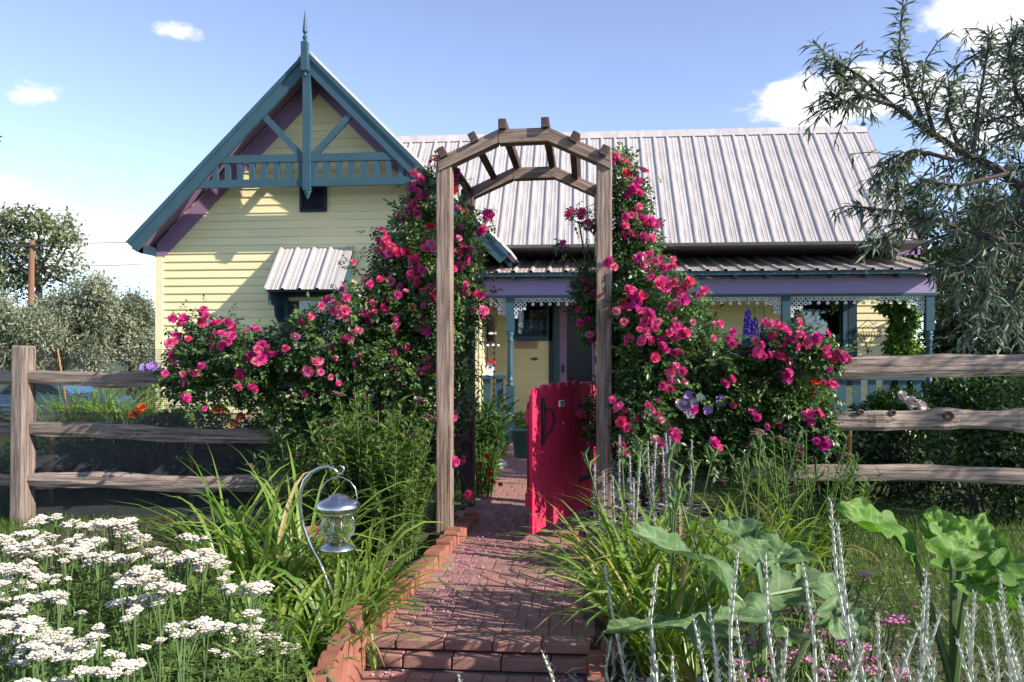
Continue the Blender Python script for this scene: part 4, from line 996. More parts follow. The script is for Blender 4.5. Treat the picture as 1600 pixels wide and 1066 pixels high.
rose_bush('low pink rose bush sprawling over the rails of the fence in front of the porch', CF_ells, CF, 9, 5500,
  [[g2, P(1200, 640, 5.45), P(1225, 540, 5.3), P(1300, 555, 5.27)], [g2, P(1150, 650, 5.5), P(1120, 560, 5.35)], [g2, P(1230, 660, 5.4), P(1280, 680, 5.3)]], lambda a, b: 5.15, (1.35, 5.55, 0))

# ------------------------------------------------------------------ bushy and strappy border plants
def leafy_shrub(label, cat, name, base, rx, ry, hmin, hmax, nst, per, Ln, Wd, mat, seed, heads=0, headmat=None, group=None, lean=.18, parted=None):
    r = np.random.default_rng(seed); q = random.Random(seed); T = thing(name, label, cat, base, group)
    lines = []; Pp = []; Oo = []; tops = []
    for k in range(nst):
        a = q.uniform(0, 6.28); d = math.sqrt(q.random()); x0 = base[0] + rx * .55 * d * math.cos(a); y0 = base[1] + ry * .55 * d * math.sin(a)
        h = q.uniform(hmin, hmax) * (1 - .22 * d * d); tx = x0 + rx * .45 * d * math.cos(a) + q.gauss(0, lean * h * .5); ty = y0 + ry * .45 * d * math.sin(a) + q.gauss(0, lean * h * .5)
        pts = [Vector((x0, y0, base[2])), Vector((x0 * .6 + tx * .4, y0 * .6 + ty * .4, base[2] + h * .55)), Vector((tx, ty, base[2] + h))]
        lines.append((pts, [.005, .004, .0025])); tops.append(pts[2])
        for j in range(per):
            t = .12 + .88 * j / per + q.uniform(-.02, .02); t = min(t, .995)
            p = pts[0].lerp(pts[1], t * 2) if t < .5 else pts[1].lerp(pts[2], t * 2 - 1)
            b = j * 2.4 + q.uniform(-.4, .4); Pp.append(p); Oo.append((math.cos(b), math.sin(b), .35 + .7 * t))
    Pp = np.array([list(p) for p in Pp]); Oo = np.array(Oo); n = len(Pp)
    nr = unit(np.array([0, 0, 1.0]) - Oo * .3 + rnd_dirs(r, n) * .3)
    V, F = leaf_geo(Pp, Oo + rnd_dirs(r, n) * .25, nr, Ln * r.uniform(.65, 1.2, n), Wd * r.uniform(.8, 1.2, n), .2, .22, .42)
    foliage('leaves', (V, F, np.repeat(clump_tone(Pp, r, 7, .2, .5, .2), 5)), mat, T)
    part('stems', stems_geo(lines, 4), MT['stem'], T, kind='stuff')
    if heads:
        for p in q.sample(tops, min(heads, len(tops))):
            place('flower_head', HEADS[q.randrange(len(HEADS))] if headmat == 'brown' else PHEADS[q.randrange(len(PHEADS))], T, p + Vector((0, 0, .008)), (q.uniform(-.3, .3), q.uniform(-.3, .3), q.uniform(0, 6)), q.uniform(.8, 1.25))
    return T
def umbel_mesh(name, r, mat, n, R_, fr, dome, thick=.008):
    m = MB()
    for k in range(n):
        a = k * 2.39996; d = R_ * math.sqrt((k + .5) / n) * r.uniform(.9, 1.08); x, y = d * math.cos(a), d * math.sin(a); z = -dome * (d / R_) ** 2 + r.uniform(-.004, .004)
        f = fr * r.uniform(.8, 1.2); s = 6; b = []
        V = [(x + f * math.cos(2 * PI * i / s), y + f * math.sin(2 * PI * i / s), z + r.uniform(-.0015, .0015)) for i in range(s)] + [(x, y, z + f * .55), (x * .4, y * .4, z - thick - .5 * f)]
        m.add((V, [(i, (i + 1) % s, s) for i in range(s)] + [((i + 1) % s, i, s + 1) for i in range(0, s, 2)]))
    return make_mesh(name, m.V, m.F, mat)
ur = random.Random(4)
HEADS = [umbel_mesh('flower_head', ur, MT['brownfl'], 16, .034, .009, .012) for _ in range(3)]
PHEADS = [umbel_mesh('flower_head', ur, MT['pinkfl'], 15, .024, .007, .010) for _ in range(3)]
YHEADS = [umbel_mesh('yarrow_head', ur, MT['yarrow'], n, R_, fr, .010, .010) for n, R_, fr in ((17, .026, .0078), (24, .033, .008), (12, .019, .0075), (20, .028, .0085))]
leafy_shrub('leafy green spirea shrub with spent brown flower heads at the foot of the arbor', 'shrub', 'spirea_shrub', (-1.26, 4.75, .02), .36, .42, .62, .98, 80, 38, .078, .025, MT['spirea_leaf'], 31, 16, 'brown')
leafy_shrub('low leafy spirea growing against the brick edging below the arbor post', 'shrub', 'spirea_shrub', (-1.06, 4.62, .02), .19, .34, .48, .84, 56, 34, .066, .025, MT['spirea_leaf'], 32)
leafy_shrub('small spirea with brown heads between the rose mound and the lantern', 'shrub', 'spirea_shrub', (-1.75, 4.7, .02), .24, .3, .45, .72, 30, 26, .07, .018, MT['spirea_leaf'], 33, 6, 'brown')
leafy_shrub('bushy green plant with fine leaves behind the right hand daylilies', 'shrub', 'spirea_shrub', (1.15, 4.5, .02), .42, .36, .45, .78, 60, 28, .06, .014, MT['spirea_leaf'], 34, 8, 'brown')
leafy_shrub('glossy green peony bush growing behind the arbor beside the birdbath', 'shrub', 'peony_bush', (-0.98, 7.25, 0), .36, .5, .55, .88, 60, 22, .13, .038, MT['peony_leaf'], 35)
mar = leafy_shrub('low feathery marigold plant with orange flowers behind the arbor', 'flower', 'marigold_plant', (-0.83, 6.75, 0), .17, .26, .28, .5, 40, 22, .05, .014, MT['vine'], 36)
OF = [rose_mesh('orange_bloom', rr, MT['orange'], 1.0, .024) for _ in range(2)]
for (px, py) in ((760, 713), (766, 732), (770, 753), (782, 757), (765, 741), (750, 725)): place('orange_bloom', OF[rr.randrange(2)], mar, P(px, py, 6.62), aim((.2, -.6, .7), rr), rr.uniform(.7, 1.1))

def daylily(label, base, n, Lmin, Lmax, seed, scapes=0, name='daylily', width=.021, group='daylily clumps beside the path', mat='lily_leaf', azr=None, rad=.09):
    r = np.random.default_rng(seed); T = thing(name, label, 'daylily', base, group)
    a0 = r.uniform(0, 2 * PI, n); d = rad * np.sqrt(r.random(n)); B = np.stack([base[0] + d * np.cos(a0), base[1] + d * np.sin(a0), np.full(n, base[2])], 1)
    az = a0 + r.normal(0, .5, n); Ln = r.uniform(Lmin, Lmax, n); el = np.clip(r.normal(1.22, .17, n), .7, 1.54)
    V, F, k = straps(r, B, az, el, Ln, width * r.uniform(.7, 1.25, n), r.uniform(1.0, 2.7, n))
    tone = np.repeat(np.where(r.random(n) < .05, 1.0, np.clip(r.normal(.38, .19, n), 0, .78)), k)
    foliage('leaves', (V, F, tone), MT[mat], T)
    if scapes:
        q = random.Random(seed); lines = []
        for i in range(scapes):
            h = Lmax * q.uniform(.72, .92); a = q.uniform(0, 6.28); t = Vector((base[0] + .25 * h * math.cos(a), base[1] + .25 * h * math.sin(a), base[2] + h))
            lines.append(([Vector(base), Vector(base).lerp(t, .5) + Vector((0, 0, .04)), t], [.005, .004, .003]))
            for j in range(3): lines.append(([t, t + Vector((q.uniform(-.03, .03), q.uniform(-.03, .03), .03 + .02 * j)), t + Vector((q.uniform(-.045, .045), q.uniform(-.045, .045), .06 + .02 * j))], [.003, .007, .002]))
        part('flower_stalks', stems_geo(lines), MT['stem'], T, kind='stuff')
    return T
def at_ground(px, Y, z): p = P(px, 600, Y); return (p.x, Y, z)
LGL = ['tall daylily clump behind the yarrow at the edge of the wire mesh', 'tall daylily clump standing behind the lantern crook', 'daylily clump between the lantern and the spirea shrub', 'short daylily clump directly under the hanging lantern', 'daylily clump mixed into the right side of the yarrow', 'daylily clump growing up through the back of the yarrow', 'short daylily clump arching over the scalloped edging', 'daylily clump at the foot of the rose mound by the black metal stake']
for i, (px, Y, n, l0, l1) in enumerate(((405, 3.55, 62, .55, .95), (470, 3.7, 58, .5, .95), (565, 3.6, 40, .4, .8), (515, 3.18, 50, .35, .60), (440, 2.95, 44, .4, .65), (372, 3.05, 44, .4, .72), (548, 3.36, 40, .3, .55), (350, 3.8, 40, .5, .85))):
    daylily(LGL[i], at_ground(px, Y, -.05 if Y < 3.3 else .0), n, l0, l1, 100 + i)
LGR = ['daylily clump leaning over the right edge of the brick path', 'broad daylily clump in front of the grey big leaves', 'daylily clump with bud stalks behind the grey big leaves', 'daylily clump with bud stalks between the lambs ear and the grey big leaves', 'daylily clump behind the tallest silver stalk', 'daylily clump at the foot of the open red gate', 'short daylily clump among the silver stalks by the step', 'daylily clump beside the bushy fine leaved plant near the fence rose']
for i, (px, Y, n, l0, l1, sc) in enumerate(((985, 3.45, 70, .5, .85, 3), (1040, 3.05, 70, .45, .8, 2), (1060, 3.6, 60, .5, .9, 4), (1120, 3.4, 50, .45, .8, 3), (1180, 3.95, 50, .5, .85, 3), (985, 3.95, 46, .45, .75, 0), (1100, 2.75, 40, .35, .6, 0), (1235, 4.3, 44, .45, .75, 2))):
    daylily(LGR[i], at_ground(px, Y, .0), n, l0, l1, 130 + i, sc)
daylily('small tuft of grass blades growing where the scalloped edging meets the step', (-0.845, 3.28, -.10), 12, .10, .26, 160, name='grass_tuft', width=.010, group=None, rad=.02)

# lamb's ear spikes
LM = thing('lambs_ear', 'grey woolly lambs ear with tall flower spikes beside the red gate', 'flower', (.35, 4.75, 0))
r = np.random.default_rng(50); q = random.Random(50); lines = []; geos = []
for (px, py, Y) in ((929, 725, 4.55), (943, 738, 4.5), (968, 682, 4.7), (1001, 702, 4.6), (1012, 690, 4.7), (1025, 688, 4.65), (1040, 678, 4.75), (1047, 685, 4.7), (1081, 690, 4.8), (984, 715, 4.55), (1035, 700, 4.6), (957, 745, 4.5), (1018, 730, 4.5), (990, 748, 4.45)):
    t = P(px, py, Y); b = Vector((t.x + q.uniform(-.05, .05), Y + q.uniform(-.03, .05), 0)); lines.append(([b, b.lerp(t, .5), t], [.006, .006, .004]))
    n = 150; tt = np.concatenate([np.linspace(.38, 1, 130), np.linspace(.08, .4, 20)]); tt[:130] = .55 * tt[:130] + .45 * np.round(tt[:130] * 13) / 13 + r.uniform(-.008, .008, 130); pos = np.array(b)[None] * (1 - tt[:, None]) + np.array(t)[None] * tt[:, None]
    a = r.uniform(0, 6.28, n); d = np.stack([np.cos(a), np.sin(a), np.where(tt > .42, .55, .25)], 1)
    V, F = leaf_geo(pos, d, np.tile([0, 0, 1.0], (n, 1)), np.where(tt > .42, .016 + .030 * (1 - tt), .11) * r.uniform(.6, 1.3, n), np.where(tt > .42, .016, .036), .2, .1)
    geos.append((V, F, np.repeat(r.uniform(.2, 1, n), 5)))
foliage('woolly_leaves', join_geo(geos), MT['lamb'], LM); part('flower_stalks', stems_geo(lines), mat_plain('grey_wool_stem', (.38, .36, .36), .9, var=.15, scale=40), LM, kind='stuff')

# ------------------------------------------------------------------ white yarrow
YR = [(205,85,9),(165,110,7),(280,75,6),(340,128,5),(365,112,9),(430,125,8),(520,115,8),(560,105,10),(605,110,8),(650,135,9),(735,180,9),(700,180,6),(600,160,8),(130,165,9),(190,182,8),(265,180,7),(30,190,9),(10,180,9),(110,225,9),(150,215,11),(190,240,8),(60,250,9),(240,245,9),(310,235,8),(380,205,10),(430,225,11),(400,250,9),(340,200,7),(300,250,8),(370,270,9),(480,290,11),(520,270,9),(450,300,7),(590,290,9),(475,195,6),(655,205,7),(745,250,8),(780,290,10),(820,275,6),(870,310,9),(920,295,8),(965,185,9),(1025,188,7),(940,265,7),(1000,255,9),(1040,270,9),(1020,300,8),(1085,290,8),(990,340,7),(1090,335,7),(1110,390,6),(1145,430,8),(1215,415,5),(1260,450,11),(1300,445,7),(690,345,11),(720,375,10),(650,375,9),(640,405,9),(790,420,10),(850,415,6),(740,480,9),(640,495,10),(700,505,10),(670,545,9),(150,340,10),(90,330,8),(60,350,9),(20,330,8),(30,400,9),(120,410,8),(190,375,9),(200,405,7),(280,378,7),(340,390,7),(245,465,10),(285,475,8),(310,510,7),(120,490,9),(20,490,8),(40,550,10),(110,550,9),(20,615,9),(105,600,9),(190,615,10),(50,640,9),(860,630,9),(910,650,9),(880,675,7),(915,612,6),(985,615,9),(1020,635,9),(1250,560,8),(1300,600,6),(1150,625,6),(1215,630,8),(1270,675,10),(1240,660,8),(1340,695,8),(1425,720,9),(1420,755,7),(1275,755,9),(800,695,7),(1130,770,7),(455,675,9),(500,675,8),(490,730,6),(260,680,10),(315,690,10),(210,680,8),(160,665,8),(70,710,9),(20,740,9),(100,760,9),(180,720,9),(270,740,11),(210,770,10),(330,755,10),(380,785,9),(385,715,8),(80,790,8),(620,815,9),(670,825,9),(640,860,7),(705,820,7),(440,850,9),(490,855,9),(360,885,10),(400,870,7),(160,905,8),(120,910,7),(550,760,7),(400,560,6),(320,300,6)]
def yarrow():
    r = np.random.default_rng(60); q = random.Random(60); clumps = {}
    LBL = 'white yarrow clump in full bloom in front of the left fence'
    for (zx, zy, s_) in YR:
        px, py = zx / 3.2, 780 + zy / 3.2
        z = q.uniform(.44, .56) - .0006 * max(0, px - 250); Y = (EZ - z) * FPX / (py - HY) * .985
        if Y > 3.3: Y = 3.3
        while P(px, py, Y).x > -1.02 and Y < 3.4: Y += .05
        p = P(px, py, Y); key = int(Y * 1.1 + .3) * 3 + (0 if p.x < -2.0 else 1 if p.x < -1.45 else 2)
        clumps.setdefault(key, []).append((p, s_))
    LB = {7: 'small white yarrow clump standing farthest from the fence and the path edging', 8: 'broad white yarrow clump growing closest to the scalloped path edging', 9: 'large white yarrow clump standing in front of the left fence post', 10: 'white yarrow clump in the middle of the bed between fence and scalloped edging', 11: 'white yarrow clump mingling with daylily leaves beside the lantern crook'}
    for key, hs in clumps.items():
        c = sum((h[0] for h in hs), Vector()) / len(hs); c.z = -.1
        T = thing('yarrow', LB.get(key, LBL), 'flower', c, 'white yarrow clumps'); lines = []; LP = []; LD = []
        for p, s_ in hs:
            b = Vector((p.x + q.gauss(0, .05), p.y + q.gauss(.02, .05), -.1)); k = s_ / 9
            # a head is several corymbs of one stalk
            n = 2 + (s_ >= 8) + (s_ >= 10)
            for j in range(n):
                o = Vector((q.uniform(-.042, .042), q.uniform(-.03, .04), q.uniform(-.018, .010))) if j else Vector()
                place('yarrow_head', YHEADS[q.randrange(4)], T, p + o, (q.uniform(-.22, .22), q.uniform(-.22, .22), q.uniform(0, 6)), k * q.uniform(.72, .98) * p.y / 2.5)
                lines.append(([p.lerp(b, .25), p + o - Vector((0, 0, .012))], [.0025, .002]))
            lines.append(([b, b.lerp(p, .55) + Vector((q.gauss(0, .012), q.gauss(0, .012), 0)), p - Vector((0, 0, .012))], [.0045, .0038, .0028]))
            for j in range(30):
                t = q.uniform(.05, .88); LP.append(b.lerp(p, t)); a = q.uniform(0, 6.28); LD.append((math.cos(a), math.sin(a), q.uniform(.1, .9)))
        for j in range(10 * len(hs)):   # stalks without heads
            p, s_ = hs[q.randrange(len(hs))]; b = Vector((p.x + q.gauss(0, .10), p.y + q.gauss(0, .12), -.1)); h = q.uniform(.2, .46); t = b + Vector((q.gauss(0, .05), q.gauss(0, .05), h))
            if j % 5 == 0: lines.append(([b, t], [.004, .0025]))
            for i in range(5): LP.append(b.lerp(t, q.uniform(.2, 1))); a = q.uniform(0, 6.28); LD.append((math.cos(a), math.sin(a), q.uniform(.2, 1.1)))
        LP = np.array([list(v) for v in LP]); LD = np.array(LD); n = len(LP)
        # feathery leaf: a rachis of narrow leaflets
        geos = []; tone = clump_tone(LP, r, 7, .2, .5, .2); d = unit(LD); x = unit(np.cross(d, np.tile([0, 0, 1.0], (n, 1)))); S = r.uniform(.05, .095, n)
        for al, sd in ((0, 0), (.25, 1), (.25, -1), (.5, 1), (.5, -1), (.75, 1), (.75, -1)):
            V, F = leaf_geo(LP + d * (S * al)[:, None], d + x * sd * 1.1, np.tile([0, 0, 1.0], (n, 1)) + rnd_dirs(r, n) * .3, S * (1 if sd == 0 else .38 * (1.1 - al)), S * (.10 if sd == 0 else .09), .1, .25)
            geos.append((V, F, np.repeat(tone, 5)))
        foliage('feathery_leaves', join_geo(geos), MT['yarrow_leaf'], T); part('stalks', stems_geo(lines, 4), MT['stem'], T, kind='stuff')
yarrow()

# ------------------------------------------------------------------ silver stalks in front
def silver_plant(label, tops, seed, low=70):
    r = np.random.default_rng(seed); q = random.Random(seed); lines = []; geos = []; T = None
    for (px, py, Y) in tops:
        t = P(px, py, Y); b = Vector((t.x + q.uniform(.0, .17) * (1 if q.random() < .8 or px < 1060 else -1), Y + q.uniform(-.02, .08), -.13))
        if T is None: T = thing('silver_sage', label, 'plant', b, 'silver leaved stalks in the front border')
        c1 = b.lerp(t, .45) + Vector((q.gauss(0, .022), q.gauss(0, .01), 0)); c2 = b.lerp(t, .8) + Vector((q.gauss(0, .014), 0, 0)); lines.append(([b, c1, c2, t], [.0055, .005, .0038, .0022]))
        pts = [b, c1, c2, t]; Lt = (t - b).length; n = int(Lt / .011); PP = []; DD = []; LL = []; WW = []
        node = 0; s_ = 0.03
        while s_ < 1:
            p = (b.lerp(c1, s_ / .45) if s_ < .45 else c1.lerp(c2, (s_ - .45) / .35) if s_ < .8 else c2.lerp(t, (s_ - .8) / .2)); a = node * PI / 2 + q.uniform(-.3, .3); top = 1 - s_
            k = 2 if s_ < .88 else 3
            for j in range(k):
                an = a + j * 2 * PI / k; PP.append(p); DD.append((math.cos(an), math.sin(an), .9 + .8 * s_)); LL.append(.015 + .062 * top ** .8 * q.uniform(.6, 1.25)); WW.append(.006 + .013 * top)
                if s_ < .7:   # axillary leaflets
                    for m_ in range(2): PP.append(p); DD.append((math.cos(an + q.uniform(-.7, .7)), math.sin(an + q.uniform(-.7, .7)), 1.2)); LL.append(.04 * q.uniform(.6, 1.2)); WW.append(.010)
            node += 1; s_ += (.030 if s_ > .75 else .055) * .5 / Lt * q.uniform(.8, 1.3)
        PP = np.array([list(v) for v in PP]); DD = np.array(DD); n = len(PP)
        V, F = leaf_geo(PP, DD, np.tile([0, 0, 1.0], (n, 1)) + rnd_dirs(r, n) * .2, np.array(LL), np.array(WW), .2, -.05)
        geos.append((V, F, np.repeat(np.clip(r.normal(.5, .25, n), 0, 1), 5)))
        n = low
        pos = np.array(b)[None] + np.stack([r.normal(0, .09, n), r.normal(0, .09, n), r.uniform(.02, .36, n)], 1); V, F, tn = simple_leaves(r, pos, rnd_dirs(r, n), .07, .014, .9, .6, tone=np.clip(r.normal(.35, .25, n), 0, 1)); geos.append((V, F, tn))
    foliage('silver_leaves', join_geo(geos), MT['silver'], T); part('stalks', stems_geo(lines), MT['silverstem'], T, kind='stuff')
silver_plant('pale silver stalk standing up in front of the brick step', [(848, 1022, 2.1), (716, 1054, 2.15)], 70, 3)
silver_plant('silver stalks in front of the daylilies on the right of the path', [(945, 886, 2.5), (1027, 886, 2.2), (955, 1001, 2.5), (1019, 985, 2.3), (1083, 965, 1.9), (1108, 946, 1.95), (1118, 1010, 2.0), (1142, 1016, 1.9), (1150, 962, 2.0), (1050, 1025, 1.9)], 71)
silver_plant('tall silver stalks rising in front of the pale pink flowers and grey big leaves', [(1153, 863, 1.9), (1196, 867, 1.9), (1256, 887, 1.9), (1298, 784, 1.95), (1309, 820, 1.9), (1230, 985, 1.9), (1330, 960, 1.95), (1280, 1000, 1.85)], 72, 95)
silver_plant('mass of silver stalks in front of the bright green big leafed plant', [(1447, 892, 2.0), (1451, 915, 2.05), (1523, 930, 1.95), (1557, 942, 2.0), (1510, 950, 2.05), (1562, 898, 2.0), (1546, 950, 1.95), (1563, 964, 1.9), (1593, 935, 1.95), (1372, 964, 1.9), (1412, 1021, 1.85), (1470, 958, 1.95), (1384, 1021, 1.9), (1435, 980, 1.95), (1495, 1000, 1.9), (1600, 985, 1.9), (1580, 1010, 1.85), (1530, 1015, 1.85), (1350, 1010, 1.9), (1460, 1030, 1.8), (1620, 950, 2.0)], 73, 170)

# ------------------------------------------------------------------ big leafed plants
def big_leaf(base, tip, width, up, seed, mat, parent, cup=.25, jag=.09):
    """lobed, cupped leaf with raised veins"""
    q = random.Random(seed); b = Vector(base); t = Vector(tip); d = t - b; Ln = d.length; d.normalize(); u = Vector(up); x = d.cross(u).normalized(); z = x.cross(d)
    n, m = 30, 15; V = []; F = []; ph = [q.uniform(0, 6) for _ in range(5)]
    for i in range(n + 1):
        s_ = i / n; prof = (math.sin(PI * min(1, s_) ** .58)) ** .85 if 0 < s_ < 1 else .02
        for j in range(m):
            v = j / (m - 1) * 2 - 1; lobe = abs(math.sin(PI * 3.6 * s_ + ph[0] * .2 + (.5 if v > 0 else 0))) ** .8; edge = 1 + (lobe * .62 - .42 + jag * math.sin(s_ * 31 + ph[1])) * abs(v) ** 1.4
            w = width / 2 * prof * edge * v; lift = cup * abs(v) ** 1.5 * width * prof * .5 + .018 * math.sin(s_ * 9 + ph[2] + v * 2) + .012 * math.cos(v * 9 + s_ * 14 + ph[3]) * abs(v) + (.006 if abs(v) < .1 else 0) + .0045 * math.cos(2 * PI * 5 * (s_ - .30 * abs(v))) * (abs(v) > .1)
            V.append(b + d * (Ln * (s_ - .05 * abs(v) * (1 - s_))) + x * w + z * (lift - .35 * Ln * (s_ - .35) ** 2 * .8))
    for i in range(n):
        for j in range(m - 1): a = i * m + j; F.append((a, a + 1, a + m + 1, a + m))
    o = part('leaf', (V, F), mat, parent, smooth=True); me = o.data
    ta = me.attributes.new('along', 'FLOAT', 'POINT'); tv = me.attributes.new('across', 'FLOAT', 'POINT')
    ta.data.foreach_set('value', [i / n for i in range(n + 1) for j in range(m)]); tv.data.foreach_set('value', [abs(j / (m - 1) * 2 - 1) for i in range(n + 1) for j in range(m)])
    return o
def mat_big(name, c0, c1, trans):
    m, nt, N, L, b = mat_base(name); f = texnoise(N, L, 9, det=5); c = rampnode(N, L, f, [(.3, c0), (.7, c1)])
    def mth(op, a, b_):
        k_ = N.new('ShaderNodeMath'); k_.operation = op
        for i_, v_ in enumerate((a, b_)):
            if isinstance(v_, (int, float)): k_.inputs[i_].default_value = v_
            else: L.new(v_, k_.inputs[i_])
        return k_.outputs[0]
    a1 = N.new('ShaderNodeAttribute'); a1.attribute_name = 'along'; a2 = N.new('ShaderNodeAttribute'); a2.attribute_name = 'across'
    side = mth('PINGPONG', mth('MULTIPLY', mth('SUBTRACT', a1.outputs['Fac'], mth('MULTIPLY', a2.outputs['Fac'], .26)), 7.0), .5)
    fine = mth('PINGPONG', mth('ADD', mth('MULTIPLY', a2.outputs['Fac'], 9.0), mth('MULTIPLY', f, 3.0)), .5)
    vein = mth('MINIMUM', mth('MULTIPLY', side, 1.0), mth('MINIMUM', mth('MULTIPLY', a2.outputs['Fac'], 1.6), mth('ADD', fine, .06)))
    vr = rampnode(N, L, vein, [(.02, (1.9, 1.8, 1.7)), (.075, (1, 1, 1))]); vm = N.new('ShaderNodeMixRGB'); vm.blend_type = 'MULTIPLY'; vm.inputs[0].default_value = .75; L.new(c, vm.inputs[1]); L.new(vr, vm.inputs[2])
    sp = rampnode(N, L, texnoise(N, L, 26, det=4), [(.62, (0, 0, 0)), (.72, (1, 1, 1))]); vs = N.new('ShaderNodeMixRGB'); L.new(mth('MULTIPLY', sp, .5), vs.inputs[0]); L.new(vm.outputs[0], vs.inputs[1]); vs.inputs[2].default_value = (.20, .17, .06, 1); c = vs.outputs[0]
    L.new(c, b.inputs['Base Color']); b.inputs['Roughness'].default_value = .55; b.inputs['Specular IOR Level'].default_value = .3
    bn = N.new('ShaderNodeBump'); bn.inputs['Strength'].default_value = .5; bn.inputs['Distance'].default_value = .008; L.new(texnoise(N, L, 40, det=3), bn.inputs['Height']); L.new(bn.outputs[0], b.inputs['Normal'])
    t = N.new('ShaderNodeBsdfTranslucent'); hs = N.new('ShaderNodeHueSaturation'); hs.inputs['Value'].default_value = 1.5; hs.inputs['Saturation'].default_value = 1.15; L.new(c, hs.inputs['Color']); L.new(hs.outputs[0], t.inputs[0]); mx = N.new('ShaderNodeMixShader'); mx.inputs[0].default_value = trans
    L.new(b.outputs[0], mx.inputs[1]); L.new(t.outputs[0], mx.inputs[2]); L.new(mx.outputs[0], N['Material Output'].inputs[0]); return m
MT['big1'] = mat_big('grey_green_leaf', (.085, .155, .055), (.145, .225, .095), .3); MT['big2'] = mat_big('bright_green_leaf', (.085, .185, .03), (.145, .265, .05), .36)
B1 = thing('big_leaf_plant', 'grey green plant with huge lobed leaves beside the daylilies and pink flowers', 'plant', tuple(P(1190, 1000, 2.5).xy) + (-.05,))
c1 = Vector((P(1190, 1000, 2.5).x, 2.5, .0)); stm = []
for i, (b, t, w, up) in enumerate((((1172, 952, 2.5), (1010, 803, 2.35), .20, (.45, -.15, 1)), ((1192, 880, 2.65), (1128, 792, 3.0), .19, (.3, -.4, 1)), ((1195, 930, 2.5), (1335, 905, 2.6), .19, (.1, -.45, 1)), ((1230, 985, 2.35), (1128, 945, 2.15), .17, (.2, -.3, 1)), ((1160, 1000, 2.4), (955, 958, 2.35), .13, (.1, -.25, 1)), ((1280, 965, 2.4), (1360, 985, 2.3), .19, (.2, -.4, 1)), ((1215, 870, 2.7), (1240, 845, 3.0), .18, (.1, -.7, 1)))):
    bb, tt = P(*b), P(*t); big_leaf(bb, tt, w, up, 200 + i, MT['big1'], B1); stm.append(([c1, c1.lerp(bb, .6) + Vector((0, 0, .03)), bb, bb.lerp(tt, .4)], [.014, .011, .008, .005]))
part('leaf_stalks', stems_geo(stm, 6), mat_plain('pale_stalk', (.20, .27, .12), .6, var=.2), B1, kind='stuff')
B2 = thing('big_leaf_plant', 'bright green plant with upright huge leaves in front of the right fence', 'plant', tuple(P(1490, 960, 2.9).xy) + (0,))
c2 = Vector((P(1490, 960, 2.9).x, 2.9, .05)); stm = []
for i, (b, t, w, up) in enumerate((((1425, 862, 2.95), (1322, 778, 2.85), .21, (.55, -.5, .9)), ((1488, 888, 2.9), (1465, 790, 3.0), .22, (.5, -1, .3)), ((1500, 862, 3.0), (1438, 812, 3.1), .16, (.3, -1, .5)), ((1515, 900, 2.9), (1660, 880, 2.7), .23, (.1, -.4, 1)), ((1510, 915, 2.85), (1620, 950, 2.6), .19, (.1, -.35, 1)), ((1505, 880, 3.0), (1545, 800, 3.15), .2, (0, -1, .4)))):
    bb, tt = P(*b), P(*t); big_leaf(bb, tt, w, up, 230 + i, MT['big2'], B2); stm.append(([c2, c2.lerp(bb, .6) + Vector((0, 0, .02)), bb, bb.lerp(tt, .4)], [.015, .012, .009, .005]))
part('leaf_stalks', stems_geo(stm, 6), MT['stem'], B2, kind='stuff')
# pale pink flowers
for i, (px, Y, rx) in enumerate(((1165, 2.55, .16), (1260, 2.6, .2), (1330, 2.75, .18), (1290, 2.3, .2), (1190, 2.25, .16), (1290, 3.1, .2))):
    leafy_shrub(['pink flower mound tucked under the long grey leaf by the daylilies', 'pink flower mound beside the tallest silver stalk', 'pink flower mound at the edge of the lawn', 'low pink flower mound behind the front silver stalks', 'low pink flower mound at the foot of the grey big leafed plant', 'pink flower mound set back on the lawn behind the grey leaves'][i], 'flower', 'pink_yarrow', at_ground(px, Y, -.05), rx, .2, .26 if i < 5 else .3, .46, 34, 14, .045, .011, MT['yarrow_leaf'], 250 + i, 12, 'pink', 'pale pink flower mounds')
